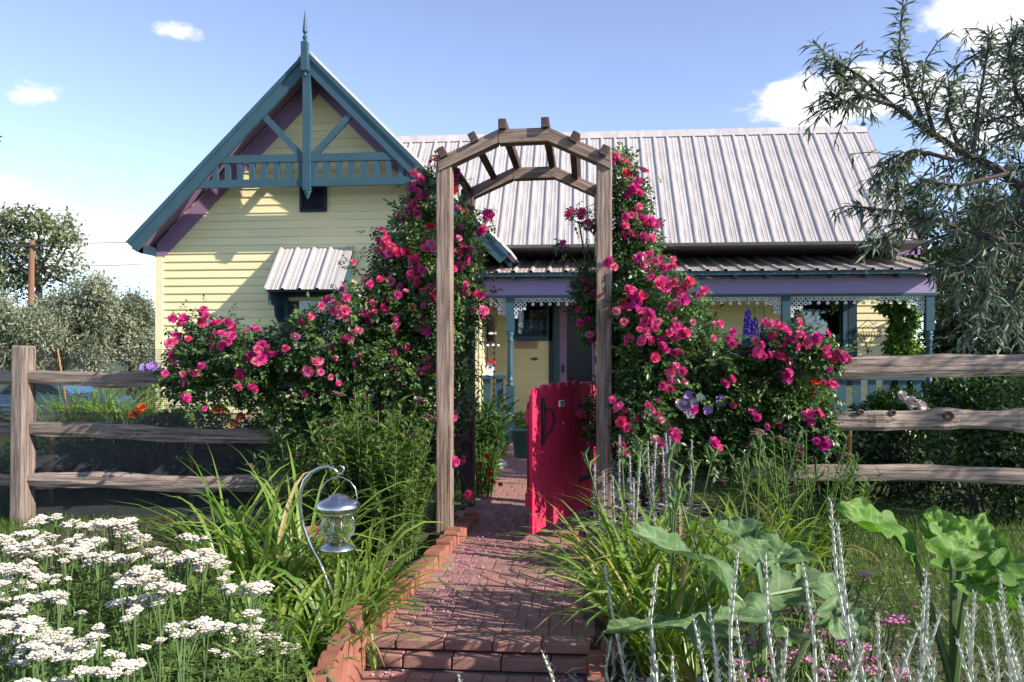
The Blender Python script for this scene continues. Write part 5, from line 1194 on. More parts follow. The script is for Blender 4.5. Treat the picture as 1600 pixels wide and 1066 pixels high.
# ------------------------------------------------------------------ trees and far background
def tree(name, label, trunk, limbs, ells, n, Ln, Wd, mat, seed, group=None, shell=.3, k=1.5, per=4, droop=0.0, bark='bark', lump=0):
    r = np.random.default_rng(seed); q = random.Random(seed); T = thing(name, label, 'tree', trunk[0], group)
    lines = [(trunk, [limbs[0] * (1 - .6 * i / (len(trunk) - 1)) for i in range(len(trunk))])]
    for e in ells:
        c = Vector(e[0]); s_ = trunk[-1] if q.random() < .6 else trunk[-2].lerp(trunk[-1], .5)
        lines.append(([s_, s_.lerp(c, .5) + Vector((q.gauss(0, .1), q.gauss(0, .1), q.gauss(0, .1))), c], [limbs[0] * .4, limbs[0] * .25, limbs[0] * .10]))
        for _ in range(per):
            d = Vector(rnd_dirs(r, 1)[0]); d.z = abs(d.z) * .8; e2 = c + Vector((d.x * e[1][0], d.y * e[1][1], d.z * e[1][2])) * .85; lines.append(([c, c.lerp(e2, .5), e2], [limbs[0] * .12, limbs[0] * .07, limbs[0] * .03]))
    part('trunk', stems_geo(lines, 6), MT[bark], T)
    # twig clumps, each a tuft of leaves
    if lump:
        e2 = []
        for c_, R_ in ells:
            for _ in range(lump):
                d_ = rnd_dirs(r, 1)[0]; f_ = q.uniform(.26, .5); e2.append((c_ + d_ * R_ * (1.02 - f_ * .8), R_ * f_ * np.array([1, 1, q.uniform(.8, 1.15)])))
        ells = e2
    m = n // 14; pos, out = sample_ells(r, ells, m, shell); pos = pos + out * (r.random((m, 1)) ** 3) * .35 * np.array([e[1].mean() for e in ells]).mean(); sz = np.array([e[1].mean() for e in ells]).mean()
    pp = np.repeat(pos, 14, 0) + r.normal(0, Ln * .85, (m * 14, 3)); oo = unit(np.repeat(out, 14, 0) + rnd_dirs(r, m * 14) * .8)
    tone = np.clip(np.repeat(clump_tone(pos, r, k, .25, .5, .16), 14) + r.normal(0, .1, m * 14), 0, 1)
    foliage('crown', simple_leaves(r, pp, oo, Ln, Wd, .15, .8, .15, .2, tone, droop), MT[mat], T)
    return T
def gz(x, y): return float(ground_z(x, y))
def base_at(px, Y):
    p = P(px, 600, Y); return Vector((p.x, Y, gz(p.x, Y) - .1))
b = base_at(48, 36)
tree('elm_tree', 'tall airy elm tree with open branches behind the utility pole', [b, P(60, 480, 36), P(62, 420, 36)], [.30], [ell(25,350,24,18,36,.9), ell(60,345,18,14,36,.7), ell(92,358,22,16,36,.9), ell(105,385,16,16,36,.7), ell(8,392,20,18,36,.8), ell(50,385,20,14,36,.7), ell(78,400,14,12,36,.6), ell(28,425,22,16,36,.9), ell(108,425,20,15,36,.8), ell(75,440,16,12,36,.6), ell(-30,360,40,40,36,1.5), ell(-25,430,40,30,36,1.5), ell(10,460,24,14,36,.8), ell(118,450,14,8,36,.5)], 6400, .24, .13, 'elm', 301, None, .25)
OL = 'far grey green russian olive trees'
for i, (pxs, Y, es) in enumerate((((150, 30, [(135,500,38,45), (160,470,26,30), (130,545,36,30)])), (20, 28, [(20,500,48,34), (60,520,36,34), (-20,520,50,50), (30,555,50,28)]), (205, 32, [(200,490,30,34), (225,510,26,34), (195,540,40,32), (232,545,24,30)]), (95, 31, [(95,500,34,44), (80,540,36,34)]))):
    lab = ['grey green russian olive in the gap left of the cottage wall beyond the elm', 'broad grey russian olive growing under the tall elm', 'silvery russian olive standing against the side of the cottage', 'russian olive directly behind the utility pole'][i]
    b = base_at(pxs, Y); tree('olive_tree', lab, [b, P(pxs, 560, Y), P(pxs + 3, 530, Y)], [.22], [ell(a, c, d, e, Y, 1.3) for a, c, d, e in es], 13000, .19, .07, 'olive_far', 310 + i, OL, .3, lump=11)
for i, (px, Y) in enumerate(((-160, 34), (-330, 30), (-480, 38))):
    b = base_at(px, Y); tree('olive_tree', 'grey green russian olive in the row of trees beyond the garden', [b, P(px, 540, Y), P(px, 500, Y)], [.25], [ell(px, 500, 60, 55, Y, 1.8), ell(px + 50, 530, 50, 45, Y, 1.6), ell(px - 50, 530, 50, 45, Y, 1.6)], 5000, .26, .1, 'olive_far', 330 + i, OL)
# utility pole and wires
pb = base_at(48, 34); UP = thing('utility_pole', 'brown wooden utility pole rising in front of the elm tree', 'pole', pb)
part('pole', tube([pb, P(48, 500, 34), P(50, 376, 34)], [.15, .14, .11], 10), mat_plain('pole_timber', srgb(128, 92, 70), .9, var=.2, scale=6, stretch=(4, 4, .3)), UP)
part('crossarm', box(P(50, 384, 34).x - .9, P(50, 384, 34).x + .9, 33.85, 33.97, P(50, 386, 34).z, P(50, 383, 34).z), MT['bark'], UP)
PW = thing('power_lines', 'thin power lines strung across the sky beside the cottage gable', 'wires', P(50, 384, 34))
for k, (a, b) in enumerate(((372, 371), (408, 406), (428, 425), (441, 440))):
    p0 = P(-60, a + 6, 35 + .3 * k); p1 = P(400, b - 6, 40 + .3 * k); part('wire', tube([p0.lerp(p1, t) - Vector((0, 0, .25 * math.sin(PI * t))) for t in np.linspace(0, 1, 9)], .012, 4), MT['iron'], PW)
# dark trees to the right of the cottage
for i, (px, Y, es, n) in enumerate(((1475, 15.5, [(1475,380,60,55), (1430,330,38,34), (1500,440,70,50), (1440,430,50,50), (1520,350,50,50)], 9000), (1570, 14.0, [(1570,430,60,90), (1540,500,55,60), (1620,480,60,90), (1590,330,60,60)], 9000), (1505, 12.6, [(1490,520,34,60), (1545,560,50,50), (1500,600,45,30)], 7000))):
    b = base_at(px, Y); tree('shade_tree', ['dark broadleaf tree rising behind the porch end of the roof', 'dark dense tree standing at the right behind the fence', 'dark bushy tree filling the gap beside the porch end post'][i], [b, P(px, 590, Y), P(px, 520, Y)], [.16], [ell(a, c, d, e, Y, .9) for a, c, d, e in es], n, .11, .05, 'darktree', 340 + i, 'dark trees beside the cottage', .25, 3.0, lump=9)
for i, px in enumerate((1760, 1900)):
    b = base_at(px, 12); tree('shade_tree', 'dark dense tree in the row beyond the end of the right fence', [b, P(px, 590, 12), P(px, 480, 12)], [.18], [ell(px, 430, 80, 110, 12, 1), ell(px, 540, 100, 60, 12, 1)], 5000, .13, .06, 'darktree', 350 + i, 'dark trees beside the cottage', .25, 3.0)

# silver leaved tree on the right, its limbs hanging into the view
def near_tree():
    r = np.random.default_rng(370); q = random.Random(370)
    tb = Vector((P(1740, 600, 7.0).x, 7.0, -.05)); T = thing('olive_tree', 'silvery narrow leafed tree whose branches hang over the right fence', 'tree', tb)
    top = Vector((tb.x + .05, 7.05, 3.3)); lines = [([tb, tb + Vector((.13, -.05, .8)), tb + Vector((-.02, .05, 1.7)), tb + Vector((.10, 0, 2.5)), top, top + Vector((-.28, .1, .6)), top + Vector((-.1, .25, 1.2))], [.19, .15, .135, .12, .09, .05, .02]), ([tb + Vector((-.02, .05, 1.7)), tb + Vector((.5, .2, 2.5)), tb + Vector((.9, .3, 3.6)), tb + Vector((1.0, .2, 4.4))], [.10, .08, .05, .02])]
    limbs = [[(1640,330,4.2),(1560,265,4.1),(1500,235,4.0),(1450,205,3.95),(1395,165,3.9),(1345,120,3.85),(1300,92,3.8)], [(1450,205,3.95),(1420,135,3.9),(1405,75,3.9),(1409,22,3.9)], [(1395,165,3.9),(1345,150,3.8),(1310,112,3.8),(1284,76,3.75)], [(1520,245,4.0),(1530,160,4.0),(1543,80,4.0),(1545,50,4.0)],
     [(1460,210,3.95),(1440,140,3.9),(1447,92,3.9)], [(1640,400,4.2),(1540,370,4.05),(1450,340,3.95),(1390,330,3.9),(1332,322,3.85)], [(1450,340,3.95),(1395,365,3.9),(1352,378,3.85)], [(1490,250,4.0),(1430,235,3.9),(1385,250,3.9),(1366,300,3.85)], [(1430,235,3.9),(1400,255,3.9),(1405,310,3.85)], [(1640,220,4.2),(1590,150,4.1),(1575,90,4.1),(1590,40,4.1)], [(1640,470,4.2),(1560,430,4.1),(1500,410,4.0),(1455,420,3.95)], [(1600,300,4.2),(1560,350,4.0),(1540,420,3.9),(1535,480,3.9)], [(1500,235,4.0),(1480,180,4.0),(1490,130,4.0)], [(1580,270,4.1),(1500,290,3.9),(1450,285,3.9),(1420,295,3.85)], [(1640,150,4.2),(1600,100,4.1),(1610,50,4.1)], [(1640,520,4.2),(1590,480,4.0),(1570,520,3.95)], [(1345,150,3.8),(1320,160,3.8),(1300,145,3.8)]]
    PP = []; DD = []
    def leaf_run(pts, n, sc=1.0, start=.0):
        m = len(pts) - 1
        for k in range(n):
            t = start + (1 - start) * (k + q.random()) / n; f = t * m; i = min(m - 1, int(f)); p = pts[i].lerp(pts[i + 1], f - i); ax = (pts[i + 1] - pts[i]).normalized()
            a = k * 2.4; d = ax * q.uniform(.3, .9) + Vector((math.cos(a), math.sin(a) * .8, .2 * math.sin(a * 1.7))) * .8 + Vector((0, 0, q.uniform(-.9, .35))); PP.append(p); DD.append(d)
    for L_ in limbs:
        pts = [P(v[0], v[1], v[2] + 2.7) for v in L_]; w0 = .034 if len(pts) > 4 else .016; lines.append((pts, [w0 * (1 - .85 * i / (len(pts) - 1)) + .003 for i in range(len(pts))])); leaf_run(pts, 17 * len(pts), 1, .25)
        if L_[0][0] >= 1600: lines.append(([top if pts[0].z > 1.5 else tb.lerp(top, .6), pts[0]], [.05, w0]))
        for k in range(3 * len(pts)):   # side twigs
            f = q.uniform(.15, 1) * (len(pts) - 1); i = min(len(pts) - 2, int(f)); p = pts[i].lerp(pts[i + 1], f - i); ax = (pts[i + 1] - pts[i]).normalized()
            d = (ax * .6 + Vector((q.gauss(0, .5), q.gauss(0, .5), q.gauss(-.15, .5)))).normalized() * q.uniform(.13, .36); tw = [p, p + d * .5, p + d + Vector((0, 0, -.05))]; lines.append((tw, [.006, .005, .003])); leaf_run(tw, 9)
    for k in range(400):        # the denser body of the crown towards its trunk
        px = 1700 - 250 * q.random() ** 1.5; py = q.uniform(70, 520); 
        if px < 1500 and (py < 190 or py > 420): continue
        if px < 1560 and q.random() < .45: continue
        p = P(px, py, q.uniform(6.5, 7.9)); d = Vector((q.gauss(-.4, .5), q.gauss(0, .5), q.gauss(-.35, .5))).normalized() * q.uniform(.25, .52); tw = [p, p + d * .5 + Vector((0, 0, .02)), p + d]; lines.append((tw, [.008, .006, .003])); leaf_run(tw, 13)
    lines.append(([top, Vector((tb.x + .4, 5.8, 2.9)), Vector((tb.x + .5, 4.8, 2.5))], [.07, .05, .02]))
    for k in range(620):        # crown beyond the frame
        p = top + Vector((abs(q.gauss(.4, .8)), q.gauss(.3, .8), q.gauss(.45, .75))) if k % 5 else Vector((tb.x + q.uniform(.1, 1.1), q.uniform(4.4, 5.6), q.uniform(1.7, 2.7))); d = Vector((q.gauss(0, .5), q.gauss(0, .5), q.gauss(-.3, .5))).normalized() * .3; tw = [p, p + d * .5, p + d]; lines.append((tw, [.006, .004, .002])); leaf_run(tw, 12)
    PP = np.array([list(v) for v in PP]); DD = np.array([list(v) for v in DD]); n = len(PP)
    V, F = leaf_geo(PP, DD, unit(rnd_dirs(r, n) * .8 + np.array([0, -.3, .8])), r.uniform(.08, .16, n), r.uniform(.015, .026, n), .15, .25, .42)
    foliage('crown', (V, F, np.repeat(np.clip(r.normal(.42, .24, n), 0, 1), 5)), MT['olive_near'], T); part('trunk', stems_geo(lines, 5), MT['bark'], T)
near_tree()
# leafy twig reaching in at the left edge
tw0 = P(-120, 190, 4.0); TW = thing('tree_branch', 'leafy green twig reaching in beside the sky at the left edge', 'branch', tw0)
r = np.random.default_rng(380); n = 46; t = r.random(n)[:, None]; a_, b_ = np.array(P(-120, 190, 4.0)), np.array(P(2, 221, 4.0)); pos = a_ * (1 - t) + b_ * t + r.normal(0, .02, (n, 3)); pos[:, 0] -= .015
V, F, tn = simple_leaves(r, pos, np.tile([.6, -.2, -.1], (n, 1)), .05, .028, .0, .9); foliage('leaves', (V, F, tn), MT['rose_leaf'], TW); part('twig', tube([Vector(a_), Vector(b_)], [.006, .003], 5), MT['bark'], TW)

# ------------------------------------------------------------------ shrubs and flowers behind the fences
def mound(name, label, cat, ells, n, Ln, Wd, mat, seed, group=None, stems=10, shell=.35, droop=0.0):
    r = np.random.default_rng(seed); q = random.Random(seed); c = np.mean([e[0] for e in ells], 0); T = thing(name, label, cat, (c[0], c[1], 0), group)
    pos, out = sample_ells(r, ells, n, shell); k = pos[:, 2] > .03; pos, out = pos[k], out[k]
    foliage('leaves', simple_leaves(r, pos, out, Ln, Wd, .2, .8, .2, .2, clump_tone(pos, r, 5, .25, .45, .2), droop), MT[mat], T)
    part('stems', stems_geo([([Vector((c[0] + q.gauss(0, .12), c[1] + q.gauss(0, .1), -.05)), Vector(pos[q.randrange(len(pos))])], [.010, .004]) for _ in range(stems)], 4), MT['bark'], T, kind='stuff'); return T
SG = 'dark shrubs behind the right fence'
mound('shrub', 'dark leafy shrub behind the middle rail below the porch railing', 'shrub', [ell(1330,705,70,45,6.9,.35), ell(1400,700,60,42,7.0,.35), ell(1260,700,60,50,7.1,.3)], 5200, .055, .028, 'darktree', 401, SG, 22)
mound('shrub', 'leafy shrub poking through the lower rails by the end of the right fence', 'shrub', [ell(1560,690,60,50,5.95,.3), ell(1500,700,50,45,6.2,.3), ell(1600,640,50,50,6.2,.3), ell(1590,760,40,50,5.9,.25)], 5600, .05, .028, 'rose_leaf', 402, SG, 20)
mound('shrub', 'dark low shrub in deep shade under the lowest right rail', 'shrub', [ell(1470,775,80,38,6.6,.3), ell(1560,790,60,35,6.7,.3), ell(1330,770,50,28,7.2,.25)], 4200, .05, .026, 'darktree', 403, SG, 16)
mound('shrub', 'green bush with pinkish spent tops beside the porch end post', 'shrub', [ell(1530,612,62,34,8.2,.5), ell(1490,625,40,30,8.2,.4), ell(1590,610,40,40,8.0,.4)], 4200, .07, .03, 'peony_leaf', 404, SG, 14)
mound('shrub', 'dark hedge like shrub between the porch railing and the fence roses', 'shrub', [ell(1180,650,90,40,7.6,.35), ell(1090,640,60,45,7.6,.35), ell(1250,640,50,30,7.8,.3), ell(1060,570,40,40,8.0,.3)], 5000, .06, .03, 'rose_leaf', 405, SG, 16)
pe = mound('peony_bush', 'green bush with two large white peonies in front of the porch railing', 'shrub', [ell(1400,632,42,18,6.9,.25), ell(1370,650,40,20,6.9,.25), ell(1430,660,40,25,6.9,.25)], 1700, .075, .03, 'peony_leaf', 406)
WF = [rose_mesh('white_bloom', rr, MT['whitefl'], o, .075) for o in (.7, 1.0)]
for (px, py, s_) in ((1424, 629, .62), (1438, 633, .55), (1410, 618, .48)): place('white_bloom', WF[rr.randrange(2)], pe, P(px, py, 6.62), aim((.3, -.8, .5), rr), s_)
po = mound('poppy_plant', 'leafy poppy plant with scarlet blooms behind the fence rose', 'flower', [ell(1262,612,36,24,6.0,.2), ell(1235,640,34,28,6.0,.2)], 1400, .06, .022, 'peony_leaf', 407)
PF = [rose_mesh('scarlet_bloom', rr, MT['poppy'], 1.0, .036) for _ in range(2)]
for (px, py, s_) in ((1273, 594, 1.0), (1268, 611, .95), (1279, 590, .7)): place('scarlet_bloom', PF[rr.randrange(2)], po, P(px, py, 5.72), aim((.2, -.8, .5), rr), s_)
DE = thing('delphinium', 'deep purple delphinium spikes standing behind the fence rose', 'flower', tuple(P(1180, 600, 7.0).xy) + (0,))
lines = []; geos = []; r = np.random.default_rng(408)
FLO = make_mesh('floret', *petal_ring(random.Random(3), 5, .004, .02, .25, .02, 0), MT['purple'])
for (px, py, pb_) in ((1168, 462, 545), (1179, 475, 560), (1194, 480, 548), (1174, 505, 570), (1190, 520, 575)):
    t = P(px, py, 7.0); b = Vector((t.x + .02, 7.0, 0)); lines.append(([b, b.lerp(t, .5), t], [.006, .005, .002])); zb = P(px, pb_, 7.0).z
    for k in range(46):
        s_ = k / 46; z = zb + (t.z - .12 - zb) * s_; p = Vector((t.x, 7.0, z)); a = k * 2.4; rad = .038 * (1 - .6 * s_); place('floret', FLO, DE, p + Vector((math.cos(a) * rad, math.sin(a) * rad, 0)), aim((math.cos(a), math.sin(a), .15), rr), 1.15 - .5 * s_)
    for k in range(18): 
        s_ = k / 18; p = np.array(t) - np.array([0, 0, .13 * (1 - s_)]); a = k * 2.4; V, F = leaf_geo(p[None], np.array([[math.cos(a), math.sin(a), .5]]), np.array([[0, 0, 1.]]), np.array([.014]), np.array([.008])); geos.append((V, F, np.full(5, .8)))
pos = np.stack([r.normal(P(1180, 600, 7).x, .14, 300), r.normal(7, .1, 300), r.uniform(.1, .95, 300)], 1); geos.append(simple_leaves(r, pos, rnd_dirs(r, 300), .08, .03, .3)); foliage('leaves', join_geo(geos), MT['peony_leaf'], DE); part('stalks', stems_geo(lines), MT['stem'], DE, kind='stuff')
BF = thing('pansy', 'pale violet and white flowers nestled in the fence rose leaves', 'flower', tuple(P(1075, 635, 5.5).xy) + (.6,))
VF_ = [make_mesh('violet_bloom', *petal_ring(random.Random(k), 5, .004, .032, .3, .036, 0), MT['mauvefl'] if k else MT['whitefl']) for k in range(2)]
for k in range(14): place('violet_bloom', VF_[k % 2], BF, P(1075 + rr.gauss(0, 16), 633 + rr.gauss(0, 9), 5.24), aim((.2, -1, .3), rr), rr.uniform(.7, 1.1))
lines = [([Vector((P(1075, 635, 5.5).x, 5.6, 0)), P(1075, 660, 5.4), P(1075, 632, 5.27)], [.006, .004, .003])]; part('stems', stems_geo(lines), MT['stem'], BF)
# behind the left fence
daylily('broad mound of green daylily leaves behind the mesh with orange blooms', (P(165, 640, 8).x, 8.0, 0), 10, .3, .4, 420, group=None)
for i, px in enumerate((105, 135, 165, 195, 222, 150, 180)):
    daylily('green daylily clump in the mound behind the wire mesh of the left fence', (P(px, 640, 7.9 + .25 * (i % 3)).x, 7.9 + .25 * (i % 3), 0), 90, .85, 1.15, 421 + i, group='daylilies behind the mesh', width=.02)
OB = thing('orange_lily', 'orange lilies blooming at the edge of the daylily mound behind the mesh', 'flower', tuple(P(225, 660, 7.6).xy) + (0,))
for (px, py) in ((222, 637), (218, 641), (208, 648), (338, 640), (352, 645), (376, 651), (366, 662), (347, 638)):
    p = P(px, py, 7.4); place('orange_bloom', OF[rr.randrange(2)], OB, p, aim((.2, -.8, .5), rr), 1.5); part('stalk', tube([Vector((p.x, 7.45, 0)), p], [.005, .003], 4), MT['stem'], OB)
lowg = 'shaded low shrubs behind the wire mesh'
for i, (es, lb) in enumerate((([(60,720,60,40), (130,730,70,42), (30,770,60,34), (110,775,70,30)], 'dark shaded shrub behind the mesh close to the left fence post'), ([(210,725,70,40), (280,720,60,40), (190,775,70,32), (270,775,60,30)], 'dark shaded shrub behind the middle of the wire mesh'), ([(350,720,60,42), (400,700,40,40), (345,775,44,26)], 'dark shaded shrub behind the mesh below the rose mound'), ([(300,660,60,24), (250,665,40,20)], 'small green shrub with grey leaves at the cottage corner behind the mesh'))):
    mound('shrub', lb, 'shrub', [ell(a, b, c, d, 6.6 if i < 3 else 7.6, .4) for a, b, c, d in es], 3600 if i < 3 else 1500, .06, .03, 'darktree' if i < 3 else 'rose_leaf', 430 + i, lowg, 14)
mound('iris_plant', 'small plant with mauve flowers at the corner of the cottage', 'flower', [ell(235,590,14,16,9.4,.15), ell(228,610,22,30,9.4,.2)], 500, .07, .02, 'peony_leaf', 440)
IR = [make_mesh('mauve_bloom', *petal_ring(random.Random(k), 6, .01, .07, .2, .06, 0), MT['mauvefl']) for k in range(2)]
mb_ = [o for o in bpy.data.objects if o.name.startswith('iris_plant')][0]
for (px, py) in ((228, 576), (238, 573), (234, 579), (243, 577)): place('mauve_bloom', IR[rr.randrange(2)], mb_, P(px, py, 9.2), aim((.1, -.7, .6), rr), .9)
# vine on the porch end
vn = mound('porch_vine', 'leafy green vine climbing beside the porch end post', 'vine', [ell(1412,500,20,26,11.35,.16), ell(1408,540,22,30,11.35,.16), ell(1398,478,24,12,11.4,.12), ell(1412,590,18,40,11.4,.14)], 1700, .11, .055, 'vine', 450, None, 6, .3, .5)

# parked car far behind
def car():
    cx = P(95, 620, 25).x; z0 = gz(cx, 25); T = thing('parked_car', 'dusty blue sedan parked far behind the left fence', 'car', (cx, 25, z0))
    blue = mat_plain('faded_blue_car_paint', (.055, .10, .16), .4, .1, var=.08, spec=.6); L0 = cx - 2.6
    prof = [(0, .35), (0, .80), (.12, .92), (.95, .97), (1.45, 1.40), (2.75, 1.42), (3.45, .98), (4.55, .88), (4.7, .70), (4.7, .35)]
    part('body', extrude_xz([(L0 + x, z0 + z) for x, z in prof], 24.2, 25.8), blue, T)
    gl = mat_plain('dark_car_glass', (.02, .03, .04), .1, var=.1)
    for q_ in ([(1.12, 1.0), (1.52, 1.34), (2.02, 1.36), (2.02, 1.0)], [(2.10, 1.0), (2.10, 1.36), (2.70, 1.36), (3.20, 1.0)]): part('side_window', extrude_xz([(L0 + x, z0 + z) for x, z in q_][::-1], 24.19, 24.21), gl, T)
    part('windscreen', hexa([(L0 + 3.42, 24.3, z0 + 1.01), (L0 + 3.44, 24.3, z0 + 1.01), (L0 + 3.44, 25.7, z0 + 1.01), (L0 + 3.42, 25.7, z0 + 1.01), (L0 + 2.84, 24.35, z0 + 1.39), (L0 + 2.86, 24.35, z0 + 1.39), (L0 + 2.86, 25.65, z0 + 1.39), (L0 + 2.84, 25.65, z0 + 1.39)]), mat_plain('painted_sky_glass', (.10, .22, .34), .08, .3), T)  # blue of the reflected sky is put into the windscreen colour
    part('trim_strip', box(L0 + .1, L0 + 4.6, 24.17, 24.2, z0 + .62, z0 + .67), MT['steel'], T)
    for x in (.9, 3.75):
        V, F = lathe([(.32, -.1), (.32, .1)], (0, 0, 0), 20); w = part('wheel', ([(L0 + x + v[0], 24.25 + v[2], z0 + .32 + v[1]) for v in V], F), mat_plain('tyre_rubber', (.02, .02, .02), .9), T)
        V, F = lathe([(.18, -.115), (.18, -.09)], (0, 0, 0), 16); part('rim', ([(L0 + x + v[0], 24.25 + v[2], z0 + .32 + v[1]) for v in V], F), MT['steel'], w)
car()

# ------------------------------------------------------------------ lawns, mulch and fallen petals
def lawn(name, label, x0, x1, y0, y1, n, seed, h=.055, keep=None, zoff=0.0, hz=None):
    r = np.random.default_rng(seed); B = np.stack([r.uniform(x0, x1, n), r.uniform(y0, y1, n), np.zeros(n)], 1)
    if keep is not None: B = B[keep(B)]
    B[:, 2] = ground_z(B[:, 0], B[:, 1]) + zoff; n = len(B)
    V, F, k = straps(r, B, r.uniform(0, 6.28, n), r.uniform(.8, 1.5, n), r.uniform(.6, 1.4, n) * h, np.full(n, .0042), r.uniform(.2, 1.2, n), 2)
    o = part(name, (V, F), MT['grass'], None, tone=np.repeat(clump_tone(B, r, 3, .2, .5, .2), k), at=(x0, y0, 0)); tag(o, label, 'grass', kind='stuff')
lawn('lawn_grass', 'short mown grass in front of the left fence', -4.8, -1.6, 3.6, 6.2, 17000, 500, keep=lambda B: (B[:, 0] < -2.2) | (B[:, 1] > 4.6), zoff=.035)
lawn('lawn_grass', 'short mown grass between the right fence and the big leafed plants', 1.3, 5.2, 2.2, 6.1, 36000, 501, .06, lambda B: (B[:, 0] > 1.36) | (B[:, 1] > 4.6), zoff=.02)
lawn('lawn_grass', 'sunlit grass behind the right fence shrubs', .4, 6.5, 6.4, 10.6, 15000, 502, .07)
lawn('lawn_grass', 'grass behind the left fence and rose mound', -6.5, -1.0, 6.2, 10.6, 14000, 503, .07)
def mulch():
    r = np.random.default_rng(510); n = 5200; B = np.concatenate([np.stack([r.uniform(-3.0, -1.0, n), r.uniform(1.4, 5.4, n)], 1), np.stack([r.uniform(.2, 1.8, n // 2), r.uniform(1.6, 5.6, n // 2)], 1)])
    z = -.09 + .12 * smooth(2.7, 3.7, B[:, 1]) + .012; pos = np.concatenate([B, z[:, None]], 1); d = rnd_dirs(r, len(B)) * np.array([1, 1, .25]); nr = unit(np.array([0, 0, 1.]) + rnd_dirs(r, len(B)) * .4)
    V, F = leaf_geo(pos, d, nr, r.uniform(.015, .055, len(B)), r.uniform(.006, .016, len(B)), .05, 0); m = mat_leaf('bark_chip', gcol((.03, .018, .012), (.10, .06, .04), (.22, .15, .11), (.34, .27, .2)), .9, 0)
    o = part('mulch', (V, F), m, None, tone=np.repeat(r.random(len(B)), 5), at=(-1, 3, 0)); tag(o, 'brown bark chips and dry leaves over the planting beds', 'mulch', kind='stuff')
mulch()
def petals():
    r = np.random.default_rng(520); n = 620
    t = r.random(n); Y = 3.5 + t * 2.6; x = -.78 + .10 * (Y - 3.4) / 2.2 + np.abs(r.normal(0, .10, n)) * r.choice([1, 1, 1, 4.5], n)
    Y = np.concatenate([Y, r.uniform(3.2, 3.30, 60)]); x = np.concatenate([x, np.where(r.random(60) < .5, r.normal(-.08, .05, 60), r.normal(-.75, .06, 60))]); z = np.where(Y > 3.4, .006, -.098); k = x < .1
    Y, x, z = Y[k], x[k], z[k]; n = len(x); pos = np.stack([x, Y, z], 1); d = rnd_dirs(r, n) * np.array([1, 1, .15]); nr = unit(np.array([0, 0, 1.]) + rnd_dirs(r, n) * .35)
    V, F = leaf_geo(pos, d, nr, r.uniform(.008, .020, n), r.uniform(.008, .016, n), .12, -.1); m = mat_leaf('fallen_petal', gcol((.45, .05, .30), (.62, .16, .42), (.70, .35, .55), (.80, .62, .72)), .6, .2)
    o = part('fallen_petals', (V, F), m, None, tone=np.repeat(r.random(n), 5), at=(-.5, 4, 0)); tag(o, 'pink rose petals scattered along the edge of the brick path', 'petals', kind='stuff')
petals()

# ------------------------------------------------------------------ lantern on its crook
YLn = 3.35
def lantern():
    k = YLn / FPX
    C = thing('shepherd_crook', 'curved steel garden crook holding the lantern among the daylilies', 'hook', (P(520, 900, YLn).x, YLn, -.08))
    pts = [Vector((P(520, 900, YLn).x, YLn, -.1))] + [P(a, b, YLn) for a, b in ((520, 930), (498, 875), (484, 850), (474, 822), (469, 790), (470, 768), (476, 750), (487, 738), (500, 731), (512, 729), (522, 733), (530, 741))]
    part('crook', tube(pts, [.0085] * 8 + [.008] * 3 + [.007, .006], 10), MT['steel'], C, smooth=True)
    part('hook_end', tube([P(a, b, YLn) for a, b in ((530, 741), (534, 740), (538, 734), (536, 729), (531, 728))], .0038, 8), MT['steel'], C, smooth=True)
    c = P(528, 856, YLn); u = .00262; L_ = thing('hanging_lantern', 'round silver lantern with a crackle glass globe hanging from the crook', 'lantern', c)
    def prof(pr): return [(x * u, z * u) for x, z in pr]
    part('lid', lathe(prof([(6, 56), (29, 57), (34, 60), (35.5, 64), (35, 69), (32, 73), (20, 79), (16, 80.5), (14, 83), (8, 86), (1, 87)]), c, 32), MT['steel'], L_, smooth=True)
    part('collar', lathe(prof([(19, 49), (27, 55), (29, 57)]), c, 28), MT['steel'], L_, smooth=True)
    part('globe', lathe(prof([(15, 11), (20, 17), (25, 25), (26, 33), (25, 42), (20, 51)]), c, 28), MT['crackle'], L_, smooth=True)
    part('base', lathe(prof([(1, -4), (24, -4.5), (30, -2), (29, 2), (20, 8), (14, 12), (1, 12)]), c, 32), MT['steel'], L_, smooth=True)
    part('light_tube', lathe(prof([(3, 36), (4, 44), (4, 50)]), c, 12), MT['steel'], L_)
    for a in range(4):
        t = a * PI / 2 + .5; part('cage_wire', tube([c + Vector((math.cos(t) * x * u, math.sin(t) * x * u, z * u)) for x, z in ((16, 11), (22, 17), (26, 25), (27.5, 33), (26, 42), (21, 52))], .0024, 6), MT['steel'], L_, smooth=True)
    part('bail', tube([c + Vector((x * u, -.004, z * u)) for x, z in ((31, 64), (32, 80), (29, 95), (21, 106), (10, 112), (1, 114), (-8, 112), (-19, 105), (-28, 92), (-31, 78), (-31, 64))], .0024, 6), MT['steel'], L_, smooth=True)
def crackle():
    m, nt, N, L, b = mat_base('crackle_glass'); b.inputs['Base Color'].default_value = (.93, .95, .92, 1); b.inputs['Roughness'].default_value = .05; b.inputs['Transmission Weight'].default_value = 1.0; b.inputs['IOR'].default_value = 1.25
    v = N.new('ShaderNodeTexVoronoi'); v.inputs['Scale'].default_value = 85; tc = N.new('ShaderNodeTexCoord'); L.new(tc.outputs['Object'], v.inputs['Vector']); bn = N.new('ShaderNodeBump'); bn.inputs['Strength'].default_value = .6; bn.inputs['Distance'].default_value = .004; L.new(v.outputs['Distance'], bn.inputs['Height']); L.new(bn.outputs[0], b.inputs['Normal']); return m
MT['crackle'] = crackle(); lantern()
